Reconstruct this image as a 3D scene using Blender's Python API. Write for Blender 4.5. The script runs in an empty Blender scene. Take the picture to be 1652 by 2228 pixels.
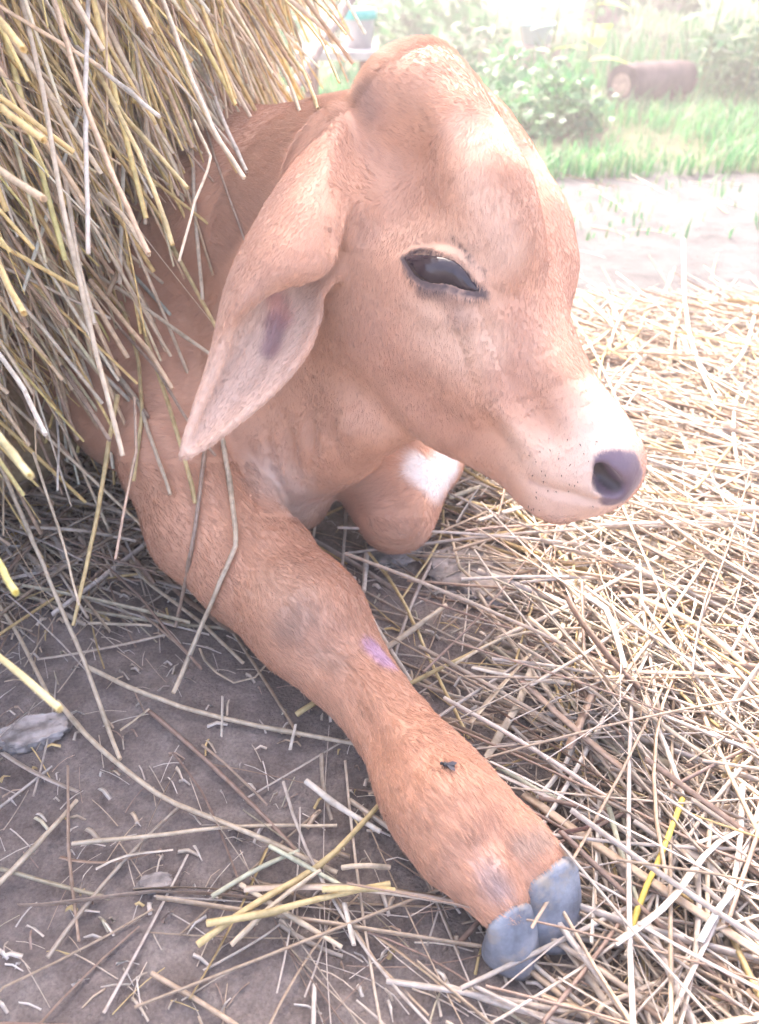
import bpy, math, random
import numpy as np
from mathutils import Vector, Matrix

random.seed(7)
rng = np.random.default_rng(7)
SC = bpy.context.scene
COL = SC.collection

# ------------------------------------------------------------------ camera
CAM_H, PITCH = 0.62, 35.0
FPX, CX, CY = 1793.0, 826.0, 1113.5          # focal length and centre in units of a 1652-wide picture
cp, sp = math.cos(math.radians(PITCH)), math.sin(math.radians(PITCH))
EYE = np.array([0.0, 0.0, CAM_H])
FWD = np.array([0.0, cp, -sp]); UPV = np.array([0.0, sp, cp]); RGT = np.array([1.0, 0.0, 0.0])
cam_d = bpy.data.cameras.new('camera'); cam = bpy.data.objects.new('camera', cam_d); COL.objects.link(cam)
cam.location = EYE; cam.rotation_euler = (math.radians(90 - PITCH), 0, 0)
cam_d.sensor_fit = 'VERTICAL'; cam_d.sensor_height = 36.0; cam_d.lens = 36.0 * FPX / 2227.0
cam_d.clip_start = 0.02; cam_d.clip_end = 3000.0
cam_d.dof.use_dof = True; cam_d.dof.focus_distance = 0.72; cam_d.dof.aperture_fstop = 6.5
SC.camera = cam

# ------------------------------------------------------------------ light
SUN_AZ, SUN_EL = -17.0, 43.0                 # degrees clockwise from the view direction; height
w = bpy.data.worlds.new('World'); SC.world = w; w.use_nodes = True
nt = w.node_tree; bg = nt.nodes['Background']
sky = nt.nodes.new('ShaderNodeTexSky'); sky.sky_type = 'NISHITA'; sky.sun_disc = False
sky.sun_elevation = math.radians(SUN_EL); sky.sun_rotation = math.radians(SUN_AZ)
sky.dust_density = 6.0; sky.air_density = 0.6; sky.ozone_density = 0.3
nt.links.new(sky.outputs[0], bg.inputs[0]); bg.inputs[1].default_value = 0.15
sun_d = bpy.data.lights.new('sun', 'SUN'); sun = bpy.data.objects.new('sun', sun_d); COL.objects.link(sun)
sun_d.energy = 2.0; sun_d.angle = math.radians(1.5); sun_d.color = (1.0, 0.93, 0.84)
az, el = math.radians(SUN_AZ), math.radians(SUN_EL)
sdir = Vector((math.sin(az) * math.cos(el), math.cos(az) * math.cos(el), math.sin(el)))   # towards the sun
sun.rotation_euler = sdir.to_track_quat('Z', 'Y').to_euler()
sun.location = (1, 3, 4)
SC.view_settings.view_transform = 'Standard'; SC.view_settings.look = 'None'
SC.view_settings.exposure = 3.28; SC.view_settings.gamma = 1.0
SC.render.engine = 'CYCLES'
SC.cycles.use_denoising = True
SC.cycles.max_bounces = 5; SC.cycles.diffuse_bounces = 3; SC.cycles.glossy_bounces = 2; SC.cycles.transmission_bounces = 2
SC.cycles.use_adaptive_sampling = True; SC.cycles.adaptive_threshold = 0.03
SC.cycles.volume_bounces = 0
NFUR = 330000

# ------------------------------------------------------------------ helpers
def P(x, y, d):
    """world point at picture place (x, y) and depth d in metres"""
    return EYE + d * (FWD + (x - CX) / FPX * RGT - (y - CY) / FPX * UPV)

def PZ(x, y, z):
    """world point at picture place (x, y) and height z above the ground"""
    v = (y - CY) / FPX
    return P(x, y, (CAM_H - z) / (sp + cp * v))

def depth_of(p):
    return float(np.dot(np.asarray(p) - EYE, FWD))

def project(p):
    q = np.asarray(p, float) - EYE
    d = q @ FWD
    return CX + FPX * (q @ RGT) / d, CY - FPX * (q @ UPV) / d, d

def unit(v):
    v = np.asarray(v, float); return v / np.linalg.norm(v)

def project_arr(p):
    q = p - EYE; d = q @ FWD
    return CX + FPX * (q @ RGT) / d, CY - FPX * (q @ UPV) / d, d

def sstep(a, b, x):
    t = np.clip((x - a) / (b - a), 0, 1)
    return t * t * (3 - 2 * t)

class Field:
    """a box of signed distances that shapes are blended into"""
    def __init__(self, lo, hi, h):
        self.lo = np.array(lo, np.float32); self.h = h
        self.n = np.ceil((np.array(hi) - np.array(lo)) / h).astype(int) + 1
        self.f = np.full(self.n, 0.5, np.float32)
    def box(self, lo, hi):
        a = np.clip(np.floor((np.array(lo) - self.lo) / self.h).astype(int), 0, self.n)
        b = np.clip(np.ceil((np.array(hi) - self.lo) / self.h).astype(int) + 1, 0, self.n)
        sl = tuple(slice(i, j) for i, j in zip(a, b))
        ax = [self.lo[k] + self.h * np.arange(a[k], b[k], dtype=np.float32) for k in range(3)]
        return sl, ax[0][:, None, None], ax[1][None, :, None], ax[2][None, None, :]
    def put(self, sl, d, k, op):
        a = self.f[sl]
        if op == 'sub':
            d = -d
            hh = np.maximum(k - np.abs(a - d), 0) / k
            self.f[sl] = np.maximum(a, d) + hh * hh * k * 0.25
        else:
            hh = np.maximum(k - np.abs(a - d), 0) / k
            self.f[sl] = np.minimum(a, d) - hh * hh * k * 0.25
    def cone(self, p0, p1, r0, r1, k=0.02, op='add'):
        p0 = np.asarray(p0, float); p1 = np.asarray(p1, float)
        m = max(r0, r1) + k + 0.02
        sl, X, Y, Z = self.box(np.minimum(p0, p1) - m, np.maximum(p0, p1) + m)
        v = p1 - p0; L2 = v @ v
        t = np.clip(((X - p0[0]) * v[0] + (Y - p0[1]) * v[1] + (Z - p0[2]) * v[2]) / L2, 0, 1)
        d = np.sqrt((X - p0[0] - t * v[0]) ** 2 + (Y - p0[1] - t * v[1]) ** 2 + (Z - p0[2] - t * v[2]) ** 2)
        self.put(sl, d - (r0 + (r1 - r0) * t), k, op)
    def ell(self, c, axes, r, k=0.02, op='add'):
        """ellipsoid: axes = 3 unit vectors (rows), r = 3 radii"""
        c = np.asarray(c, float); A = np.asarray(axes, float); r = np.asarray(r, float)
        m = np.sqrt(((A * r[:, None]) ** 2).sum(0)) + k + 0.02
        sl, X, Y, Z = self.box(c - m, c + m)
        q = [((X - c[0]) * A[i, 0] + (Y - c[1]) * A[i, 1] + (Z - c[2]) * A[i, 2]) for i in range(3)]
        k0 = np.sqrt(sum((q[i] / r[i]) ** 2 for i in range(3)))
        k1 = np.sqrt(sum((q[i] / r[i] ** 2) ** 2 for i in range(3))) + 1e-6
        self.put(sl, k0 * (k0 - 1) / k1, k, op)
    def splat(self, pts, rad, k=0.006, op='add'):
        """a sheet given by dense points, rad = thickness/2 (number or one for each point)"""
        pts = np.asarray(pts, np.float32); rad = np.broadcast_to(np.asarray(rad, np.float32), len(pts))
        m = float(rad.max()) + k + 0.008
        sl, X, Y, Z = self.box(pts.min(0) - m, pts.max(0) + m)
        D = np.full(self.f[sl].shape, 0.3, np.float32)
        o = [s.start for s in sl]; w_ = int(math.ceil(m / self.h))
        off = np.stack(np.meshgrid(*[np.arange(-w_, w_ + 1)] * 3, indexing='ij'), -1).reshape(-1, 3)
        base = np.round((pts - self.lo) / self.h).astype(int)
        lim = np.array(D.shape)
        for i in range(len(pts)):
            a = np.maximum(base[i] - w_ - o, 0); b = np.minimum(base[i] + w_ + 1 - o, lim)
            if (a >= b).any(): continue
            xs = [self.lo[j] + self.h * (np.arange(a[j], b[j]) + o[j]) - pts[i, j] for j in range(3)]
            d = np.sqrt(xs[0][:, None, None] ** 2 + xs[1][None, :, None] ** 2 + xs[2][None, None, :] ** 2) - rad[i]
            s = (slice(a[0], b[0]), slice(a[1], b[1]), slice(a[2], b[2]))
            D[s] = np.minimum(D[s], d)
        self.put(sl, D, k, op)
    def mesh(self):
        """surface nets"""
        f = self.f; s = f < 0
        c = np.zeros(np.array(f.shape) - 1, np.uint8)
        for i in (0, 1):
            for j in (0, 1):
                for k in (0, 1):
                    c += s[i:f.shape[0] - 1 + i, j:f.shape[1] - 1 + j, k:f.shape[2] - 1 + k]
        act = np.argwhere((c > 0) & (c < 8))
        idx = np.full(c.shape, -1, np.int32); idx[tuple(act.T)] = np.arange(len(act))
        acc = np.zeros((len(act), 3)); cnt = np.zeros(len(act))
        cor = np.array([(i, j, k) for i in (0, 1) for j in (0, 1) for k in (0, 1)])
        val = [f[tuple((act + o).T)] for o in cor]
        for a in range(8):
            for b in range(a + 1, 8):
                if np.abs(cor[a] - cor[b]).sum() != 1: continue
                m = (val[a] < 0) != (val[b] < 0)
                t = val[a][m] / (val[a][m] - val[b][m])
                acc[m] += cor[a] + t[:, None] * (cor[b] - cor[a]); cnt[m] += 1
        V = self.lo + self.h * (act + acc / cnt[:, None])
        Q = []
        for ax in range(3):
            u, v_ = [(1, 2), (2, 0), (0, 1)][ax]
            sa = [slice(None)] * 3; sb = [slice(None)] * 3
            sa[ax] = slice(0, -1); sb[ax] = slice(1, None)
            e = s[tuple(sa)] != s[tuple(sb)]
            e = np.argwhere(e)
            ok = (e[:, u] > 0) & (e[:, v_] > 0) & (e[:, u] < c.shape[u]) & (e[:, v_] < c.shape[v_])
            e = e[ok]
            du = np.zeros(3, int); du[u] = 1; dv = np.zeros(3, int); dv[v_] = 1
            q = np.stack([idx[tuple((e - du - dv).T)], idx[tuple((e - dv).T)], idx[tuple(e.T)], idx[tuple((e - du).T)]], 1)
            fl = s[tuple(e.T)]
            q[~fl] = q[~fl][:, ::-1]
            Q.append(q)
        return V, np.concatenate(Q)

def mesh_obj(name, V, Fq, mat, parent=None, smooth=True, loops=None):
    """V (n,3), Fq (m,k) faces of one size, or loops = (flat loop vertex index, loop starts)"""
    me = bpy.data.meshes.new(name)
    V = np.asarray(V, np.float32)
    me.vertices.add(len(V)); me.vertices.foreach_set('co', V.ravel())
    Fq = np.asarray(Fq, np.int32); k = Fq.shape[1]
    me.loops.add(Fq.size); me.loops.foreach_set('vertex_index', Fq.ravel())
    me.polygons.add(len(Fq)); me.polygons.foreach_set('loop_start', np.arange(0, Fq.size, k, dtype=np.int32))
    me.polygons.foreach_set('use_smooth', np.full(len(Fq), smooth))
    me.update(calc_edges=True); me.validate()
    if mat: me.materials.append(mat)
    o = bpy.data.objects.new(name, me); COL.objects.link(o)
    if parent: o.parent = parent
    return o

def vcol(o, C, name='coat'):
    a = o.data.attributes.new(name, 'FLOAT_COLOR', 'POINT')
    C = np.concatenate([C, np.ones((len(C), 1))], 1).astype(np.float32)
    a.data.foreach_set('color', C.ravel())

def tag(o, label=None, cat=None, group=None, kind=None):
    for k, v in (('label', label), ('category', cat), ('group', group), ('kind', kind)):
        if v: o[k] = v
    return o

def empty(name, loc=(0, 0, 0)):
    o = bpy.data.objects.new(name, None); COL.objects.link(o); o.location = loc; o.empty_display_size = 0.1
    return o

# cheap value noise in numpy for shapes and colours
_NT = rng.random((64, 64, 64)).astype(np.float32)
def noise3(p, scale):
    q = np.asarray(p) * scale
    i = np.floor(q).astype(int); t = q - i; t = t * t * (3 - 2 * t)
    r = 0
    for a in (0, 1):
        for b in (0, 1):
            for c in (0, 1):
                wgt = (t[..., 0] if a else 1 - t[..., 0]) * (t[..., 1] if b else 1 - t[..., 1]) * (t[..., 2] if c else 1 - t[..., 2])
                r = r + wgt * _NT[(i[..., 0] + a) % 64, (i[..., 1] + b) % 64, (i[..., 2] + c) % 64]
    return r
def fbm(p, scale, oct=4):
    r = 0; amp = 0.5; p = np.asarray(p)
    for o in range(oct):
        r = r + amp * noise3(p + 7.3 * o, scale); scale *= 2.03; amp *= 0.5
    return r / (1 - 0.5 ** oct)

# ------------------------------------------------------------------ materials
def new_mat(name):
    m = bpy.data.materials.new(name); m.use_nodes = True
    n = m.node_tree.nodes; b = n['Principled BSDF']
    return m, n, m.node_tree.links, b

def node(n, kind, **kw):
    x = n.new(kind)
    for k, v in kw.items(): setattr(x, k, v)
    return x

def mat_plain(name, col, rough=0.6, spec=0.5, bump=0.0, bscale=200, var=0.0):
    m, n, L, b = new_mat(name)
    b.inputs['Roughness'].default_value = rough; b.inputs['Specular IOR Level'].default_value = spec
    b.inputs['Base Color'].default_value = (*col, 1)
    if var or bump:
        tc = node(n, 'ShaderNodeTexCoord'); nz = node(n, 'ShaderNodeTexNoise')
        nz.inputs['Scale'].default_value = bscale; nz.inputs['Detail'].default_value = 5
        L.new(tc.outputs['Object'], nz.inputs['Vector'])
        if var:
            mx = node(n, 'ShaderNodeMix', data_type='RGBA')
            mx.inputs[6].default_value = (*[c * (1 - var) for c in col], 1)
            mx.inputs[7].default_value = (*[min(1, c * (1 + var)) for c in col], 1)
            mr = node(n, 'ShaderNodeMapRange'); mr.inputs[1].default_value = .36; mr.inputs[2].default_value = .64
            L.new(nz.outputs['Fac'], mr.inputs[0]); L.new(mr.outputs[0], mx.inputs[0]); L.new(mx.outputs[2], b.inputs['Base Color'])
        if bump:
            bp = node(n, 'ShaderNodeBump'); bp.inputs['Strength'].default_value = bump; bp.inputs['Distance'].default_value = 0.002
            L.new(nz.outputs['Fac'], bp.inputs['Height']); L.new(bp.outputs[0], b.inputs['Normal'])
    return m

def mat_coat():
    m, n, L, b = new_mat('coat')
    at = node(n, 'ShaderNodeAttribute', attribute_name='coat')
    b.inputs['Roughness'].default_value = 0.55; b.inputs['Specular IOR Level'].default_value = 0.3
    b.inputs['Sheen Weight'].default_value = 0.25; b.inputs['Sheen Roughness'].default_value = 0.4
    b.inputs['Sheen Tint'].default_value = (1, 0.9, 0.85, 1)
    tc = node(n, 'ShaderNodeTexCoord'); nz = node(n, 'ShaderNodeTexNoise')
    nz.inputs['Scale'].default_value = 260; nz.inputs['Detail'].default_value = 4
    L.new(tc.outputs['Object'], nz.inputs['Vector'])
    bp = node(n, 'ShaderNodeBump'); bp.inputs['Strength'].default_value = 0.25; bp.inputs['Distance'].default_value = 0.001
    L.new(nz.outputs['Fac'], bp.inputs['Height']); L.new(bp.outputs[0], b.inputs['Normal'])
    wt = node(n, 'ShaderNodeAttribute', attribute_name='wet'); mr = node(n, 'ShaderNodeMapRange'); mr.inputs[3].default_value = .55; mr.inputs[4].default_value = .28
    L.new(wt.outputs['Fac'], mr.inputs[0]); L.new(mr.outputs[0], b.inputs['Roughness'])
    L.new(at.outputs['Color'], b.inputs['Base Color'])
    return m

MAT_COAT = mat_coat()

# ------------------------------------------------------------------ ground
def mat_ground():
    m, n, L, b = new_mat('earth')
    tc = node(n, 'ShaderNodeTexCoord'); sx = node(n, 'ShaderNodeSeparateXYZ')
    L.new(tc.outputs['Object'], sx.inputs[0])
    def nz(scale, det=6, rough=.6):
        x = node(n, 'ShaderNodeTexNoise'); x.inputs['Scale'].default_value = scale; x.inputs['Detail'].default_value = det; x.inputs['Roughness'].default_value = rough
        L.new(tc.outputs['Object'], x.inputs['Vector']); return x.outputs['Fac']
    def ramp(src, stops):
        r = node(n, 'ShaderNodeValToRGB'); e = r.color_ramp.elements
        while len(e) < len(stops): e.new(.5)
        for i, (p, c) in enumerate(stops): e[i].position = p; e[i].color = (*c, 1)
        L.new(src, r.inputs[0]); return r.outputs['Color']
    def mix(f, a, c):
        x = node(n, 'ShaderNodeMix', data_type='RGBA'); L.new(f, x.inputs[0])
        L.new(a, x.inputs[6]); L.new(c, x.inputs[7]); return x.outputs[2]
    def band(src, lo, hi):
        x = node(n, 'ShaderNodeMapRange', interpolation_type='SMOOTHSTEP')
        L.new(src, x.inputs[0]); x.inputs[1].default_value = lo; x.inputs[2].default_value = hi; return x.outputs[0]
    earth = ramp(nz(26, 9, .7), [(.30, (.135, .107, .095)), (.50, (.22, .178, .158)), (.70, (.32, .27, .24))])
    dry = ramp(nz(9, 9, .65), [(.3, (.07, .066, .068)), (.7, (.118, .112, .114))])
    soil = ramp(nz(6, 6), [(.3, (.05, .055, .03)), (.7, (.12, .12, .07))])
    wob = node(n, 'ShaderNodeMath', operation='MULTIPLY_ADD'); L.new(nz(2.2, 3), wob.inputs[0]); wob.inputs[1].default_value = .7; L.new(sx.outputs['Y'], wob.inputs[2])
    xl = node(n, 'ShaderNodeMath', operation='MULTIPLY_ADD'); L.new(sx.outputs['X'], xl.inputs[0]); xl.inputs[1].default_value = .55; L.new(wob.outputs[0], xl.inputs[2])
    c = mix(band(xl.outputs[0], 1.15, 2.0), earth, dry)
    c = mix(band(wob.outputs[0], 3.1, 3.35), c, soil)
    fine = nz(330, 4)
    fr = ramp(fine, [(.35, (.72, .72, .72)), (.62, (1.12, 1.12, 1.12))])
    mu = node(n, 'ShaderNodeMix', data_type='RGBA', blend_type='MULTIPLY'); mu.inputs[0].default_value = .8
    L.new(c, mu.inputs[6]); L.new(fr, mu.inputs[7]); L.new(mu.outputs[2], b.inputs['Base Color'])
    b.inputs['Roughness'].default_value = .95; b.inputs['Specular IOR Level'].default_value = .15
    h1 = nz(70, 8, .7); h2 = nz(400, 4)
    ad = node(n, 'ShaderNodeMath', operation='MULTIPLY_ADD'); L.new(h2, ad.inputs[0]); ad.inputs[1].default_value = .35; L.new(h1, ad.inputs[2])
    bp = node(n, 'ShaderNodeBump'); bp.inputs['Strength'].default_value = .9; bp.inputs['Distance'].default_value = .008
    L.new(ad.outputs[0], bp.inputs['Height']); L.new(bp.outputs[0], b.inputs['Normal'])
    return m
MAT_EARTH = mat_ground()

def ground_z(x, y):
    p = np.stack([x, y, np.zeros_like(x)], -1)
    near = 1 - sstep(3, 6, np.hypot(x, y - 1))
    z = near * (.010 * (fbm(p, 7, 3) - .5) + .006 * np.maximum(fbm(p + 5, 34, 3) - .52, 0) * 4 * (fbm(p + 9, 3, 2)))
    return z - .006 * near

def axis_lines(fine, lo, hi, far):
    a = np.arange(lo, hi, fine); g = [hi]
    st = fine
    while g[-1] < far: st *= 1.25; g.append(g[-1] + st)
    q = [lo]; st = fine
    while q[-1] > -far: st *= 1.25; q.append(q[-1] - st)
    return np.array(sorted(set(np.round(np.concatenate([q[1:], a, g]), 5))))
xs = axis_lines(.011, -1.0, 1.3, 900); ys = axis_lines(.011, .0, 2.3, 900)
Xg, Yg = np.meshgrid(xs, ys, indexing='ij')
Zg = ground_z(Xg, Yg)
nx, ny = Xg.shape
I = np.arange(nx * ny).reshape(nx, ny)
gq = np.stack([I[:-1, :-1], I[1:, :-1], I[1:, 1:], I[:-1, 1:]], -1).reshape(-1, 4)
ground = mesh_obj('ground', np.stack([Xg, Yg, Zg], -1).reshape(-1, 3), gq, MAT_EARTH)
tag(ground, kind='structure')

# ------------------------------------------------------------------ straw: shared tools
def mat_leafy(name, trans=.3, rough=.55, attr='tint', var=0.0, streak=False):
    m, n, L, b = new_mat(name)
    at = node(n, 'ShaderNodeAttribute', attribute_name=attr)
    colr = at.outputs['Color']
    if streak:
        tc = node(n, 'ShaderNodeTexCoord'); nz = node(n, 'ShaderNodeTexNoise'); nz.inputs['Scale'].default_value = 150; nz.inputs['Detail'].default_value = 4
        L.new(tc.outputs['Object'], nz.inputs['Vector'])
        r = node(n, 'ShaderNodeValToRGB'); r.color_ramp.elements[0].position = .3; r.color_ramp.elements[0].color = (.66, .60, .54, 1); r.color_ramp.elements[1].position = .62; r.color_ramp.elements[1].color = (1.05, 1.05, 1.05, 1)
        L.new(nz.outputs['Fac'], r.inputs[0])
        mu = node(n, 'ShaderNodeMix', data_type='RGBA', blend_type='MULTIPLY'); mu.inputs[0].default_value = .7
        L.new(colr, mu.inputs[6]); L.new(r.outputs[0], mu.inputs[7]); colr = mu.outputs[2]
    L.new(colr, b.inputs['Base Color'])
    b.inputs['Roughness'].default_value = rough; b.inputs['Specular IOR Level'].default_value = .35
    tr = node(n, 'ShaderNodeBsdfTranslucent'); L.new(colr, tr.inputs['Color'])
    mx = node(n, 'ShaderNodeMixShader'); mx.inputs[0].default_value = trans
    L.new(b.outputs[0], mx.inputs[1]); L.new(tr.outputs[0], mx.inputs[2])
    out = n['Material Output']; L.new(mx.outputs[0], out.inputs['Surface'])
    return m
MAT_STRAW = mat_leafy('straw', .34, .42, streak=True)
MAT_GRASS = mat_leafy('grass', .35, .5)

PAL = np.array([(.64, .51, .38), (.71, .61, .50), (.77, .70, .63), (.54, .40, .31), (.74, .58, .29), (.44, .32, .26), (.67, .61, .46)])
def straw_cols(n, wts=(3, 4, 3, 2, 2, 1, .6)):
    w_ = np.array(wts) / sum(wts)
    return np.clip(PAL[rng.choice(len(PAL), n, p=w_)] * rng.uniform(.8, 1.15, (n, 1)), 0, .9)

def tubes(paths, rad, cols, sides=5, flat=None, cap=False):
    """paths (n, m, 3); rad (n,); cols (n, 3): many stalks in one go -> V, F(quads), C"""
    n, m, _ = paths.shape
    T = np.gradient(paths, axis=1); T /= np.linalg.norm(T, axis=2, keepdims=True) + 1e-9
    ref = rng.normal(size=(n, 1, 3)); A = np.cross(T, ref); A /= np.linalg.norm(A, axis=2, keepdims=True) + 1e-9
    B = np.cross(T, A)
    ang = np.linspace(0, 2 * math.pi, sides, endpoint=False)
    fl = np.ones(n) if flat is None else flat
    prof = np.linspace(1.0, .8, m)
    R = rad[:, None] * prof[None]
    ring = paths[:, :, None, :] + R[:, :, None, None] * (np.cos(ang)[None, None, :, None] * A[:, :, None, :] + (fl[:, None, None, None] * np.sin(ang)[None, None, :, None]) * B[:, :, None, :])
    Vv = ring.reshape(-1, 3)
    base = (np.arange(n) * m * sides)[:, None, None]
    i = np.arange(m - 1)[None, :, None] * sides; j = np.arange(sides)[None, None, :]
    j2 = (j + 1) % sides
    Fq = np.stack([base + i + j, base + i + j2, base + i + sides + j2, base + i + sides + j], -1).reshape(-1, 4)
    Cv = np.repeat(cols, m * sides, axis=0) * rng.uniform(.9, 1.08, (n * m * sides, 1))
    return Vv, Fq, Cv

def resample(pts, m):
    pts = np.asarray(pts, float); s = np.r_[0, np.cumsum(np.linalg.norm(np.diff(pts, axis=0), axis=1))]
    t = np.linspace(0, s[-1], m)
    return np.stack([np.interp(t, s, pts[:, k]) for k in range(3)], 1)

def one_straw(name, pts, r, col, parent=None, flat=1.0, origin=None):
    """a single stalk: hollow tube with nodes, mouth open at the cut end"""
    pts = np.asarray(pts, float)
    L_ = np.linalg.norm(np.diff(pts, axis=0), axis=1).sum()
    m = max(6, min(26, int(L_ / .018)))
    sg = np.diff(pts, axis=0); sg = sg / np.linalg.norm(sg, axis=1, keepdims=True)
    if 2 < len(pts) < 8 and (sg[1:] * sg[:-1]).sum(1).min() > .8:
        k_ = np.arange(len(pts)); u_ = np.linspace(0, len(pts) - 1, 40)
        g_ = np.gradient(pts, axis=0); i_ = np.minimum(u_.astype(int), len(pts) - 2); t_ = (u_ - i_)[:, None]
        pts = (2 * t_**3 - 3 * t_**2 + 1) * pts[i_] + (t_**3 - 2 * t_**2 + t_) * g_[i_] + (-2 * t_**3 + 3 * t_**2) * pts[i_ + 1] + (t_**3 - t_**2) * g_[i_ + 1]
    q = resample(pts, m)
    q = q + np.concatenate([[np.zeros(3)], rng.normal(0, .0007, (m - 2, 3)) * .3, [np.zeros(3)]])
    org = np.zeros(3) if origin is None else np.asarray(origin)
    Vv, Fq, Cv = tubes(q[None] - org, np.array([r]), np.asarray(col)[None], 8, np.array([flat]))
    ring = np.arange(m)[:, None] * 8 + np.arange(8)
    nodes = rng.choice(np.arange(1, m - 1), size=max(1, m // 9), replace=False)
    for k in nodes:
        c = Vv[ring[k]].mean(0); Vv[ring[k]] = c + (Vv[ring[k]] - c) * 1.22; Cv[ring[k]] *= .72
    Cv[ring[-1]] *= 1.08; Cv[ring[-2]] *= 1.03
    o = mesh_obj(name, Vv, Fq, MAT_STRAW, parent); vcol(o, np.clip(Cv, 0, .92), 'tint')
    if parent is None: o.location = org
    elif origin is not None: pass
    return o

# ------------------------------------------------------------------ straw heap on the calf's rump side
HC = np.array([-1.13, 1.40])
def heap_r(z, a):
    R = np.interp(z, [0, .18, .38, .65, .95, 1.25, 1.45, 1.55], [.84, .85, .95, .99, .96, .78, .46, .02])  # upper part, out of view, shaped for the shadow it throws on the calf
    back = sstep(-.45, .1, (a + math.pi) % (2 * math.pi) - math.pi) * (1 - sstep(1.5, 2.2, (a + math.pi) % (2 * math.pi) - math.pi))
    return R * (1 - .13 * back * (1 - sstep(.6, .85, z))) * (1 + .04 * np.sin(3 * a + 1) + .02 * np.sin(7 * a))
heap = tag(empty('straw_heap', (HC[0], HC[1], 0)), 'tall heap of golden rice straw hanging over the back of the calf', 'straw heap')
HO = np.array([HC[0], HC[1], 0])
na, nz_ = 140, 60
aa = np.linspace(0, 2 * math.pi, na, endpoint=False); zz = np.linspace(0, 1.55, nz_)
Ah, Zh = np.meshgrid(aa, zz, indexing='ij')
Rh = heap_r(Zh, Ah) - .03
ph_ = np.stack([np.cos(Ah) * Rh, np.sin(Ah) * Rh, Zh], -1)
ph_ = ph_ * (1 + .09 * (fbm(ph_, 7, 3) - .5))[..., None]
Ih = np.arange(na * nz_).reshape(na, nz_)
J = np.roll(Ih, -1, axis=0)
hq = np.stack([Ih[:, :-1], J[:, :-1], J[:, 1:], Ih[:, 1:]], -1).reshape(-1, 4)
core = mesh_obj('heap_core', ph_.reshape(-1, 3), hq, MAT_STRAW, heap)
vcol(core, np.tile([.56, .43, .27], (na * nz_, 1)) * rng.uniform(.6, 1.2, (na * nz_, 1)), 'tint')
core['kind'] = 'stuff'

def heap_mass(n, zlo, zhi, rlo, rhi, lmin, lmax, alo, ahi, outl, wts=(3, 3, 2, 2, 2.5, 1, .5)):
    a = rng.uniform(math.radians(alo), math.radians(ahi), n)
    z = rng.uniform(zlo, zhi, n)
    R = heap_r(z, a) + rng.uniform(-.06, .01, n)
    p0 = np.stack([np.cos(a) * R, np.sin(a) * R, z], 1)
    out = np.stack([np.cos(a), np.sin(a), 0 * a], 1); tan = np.stack([-np.sin(a), np.cos(a), 0 * a], 1)
    d = out * rng.normal(outl, .16, (n, 1)) + tan * (rng.normal(.08, .30, (n, 1)) + (rng.random((n, 1)) < .18) * rng.normal(0, .8, (n, 1))) + np.array([0, 0, -1]) * rng.normal(.9, .2, (n, 1))
    d /= np.linalg.norm(d, axis=1, keepdims=True)
    ln = rng.uniform(lmin, lmax, n)
    t = np.linspace(-.5, .55, 6)
    bend = rng.normal(0, .05, (n, 1, 3)) + np.array([0, 0, -.05])
    pa = p0[:, None] + ln[:, None, None] * (t[None, :, None] * d[:, None] + (t ** 2)[None, :, None] * bend)
    pa[:, :, 2] = np.maximum(pa[:, :, 2], .004)
    return tubes(pa, rng.uniform(rlo, rhi, n), straw_cols(n, wts), 5, rng.choice([1, 1, .35], n))
GOLDEN = (2.5, 3, 2, 1.2, 5, .5, 1)
parts = [heap_mass(5200, .24, 1.45, .0011, .0025, .22, .55, -150, 40, .36, GOLDEN),
         heap_mass(800, .24, .75, .0022, .0034, .25, .55, -110, 10, .42, GOLDEN),
         heap_mass(3200, .22, .85, .0004, .0009, .12, .34, -130, 20, .45, (2, 2, 1, 2, 4, 1, .3)),
         heap_mass(3000, .24, 1.1, .0014, .0028, .22, .5, -130, 20, .12, GOLDEN),
         heap_mass(900, .05, .35, .0011, .0022, .15, .35, -120, -60, .35, GOLDEN)]
Vv, Fq, Cv, o_ = [], [], [], 0
for v_, f_, c_ in parts: Vv.append(v_); Fq.append(f_ + o_); Cv.append(c_); o_ += len(v_)
Vv = np.concatenate(Vv)
thatch = mesh_obj('thatch', Vv, np.concatenate(Fq), MAT_STRAW, heap); vcol(thatch, np.clip(np.concatenate(Cv) * np.array([1.26, 1.21, 1.08]), 0, .92), 'tint')
thatch['kind'] = 'stuff'
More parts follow.
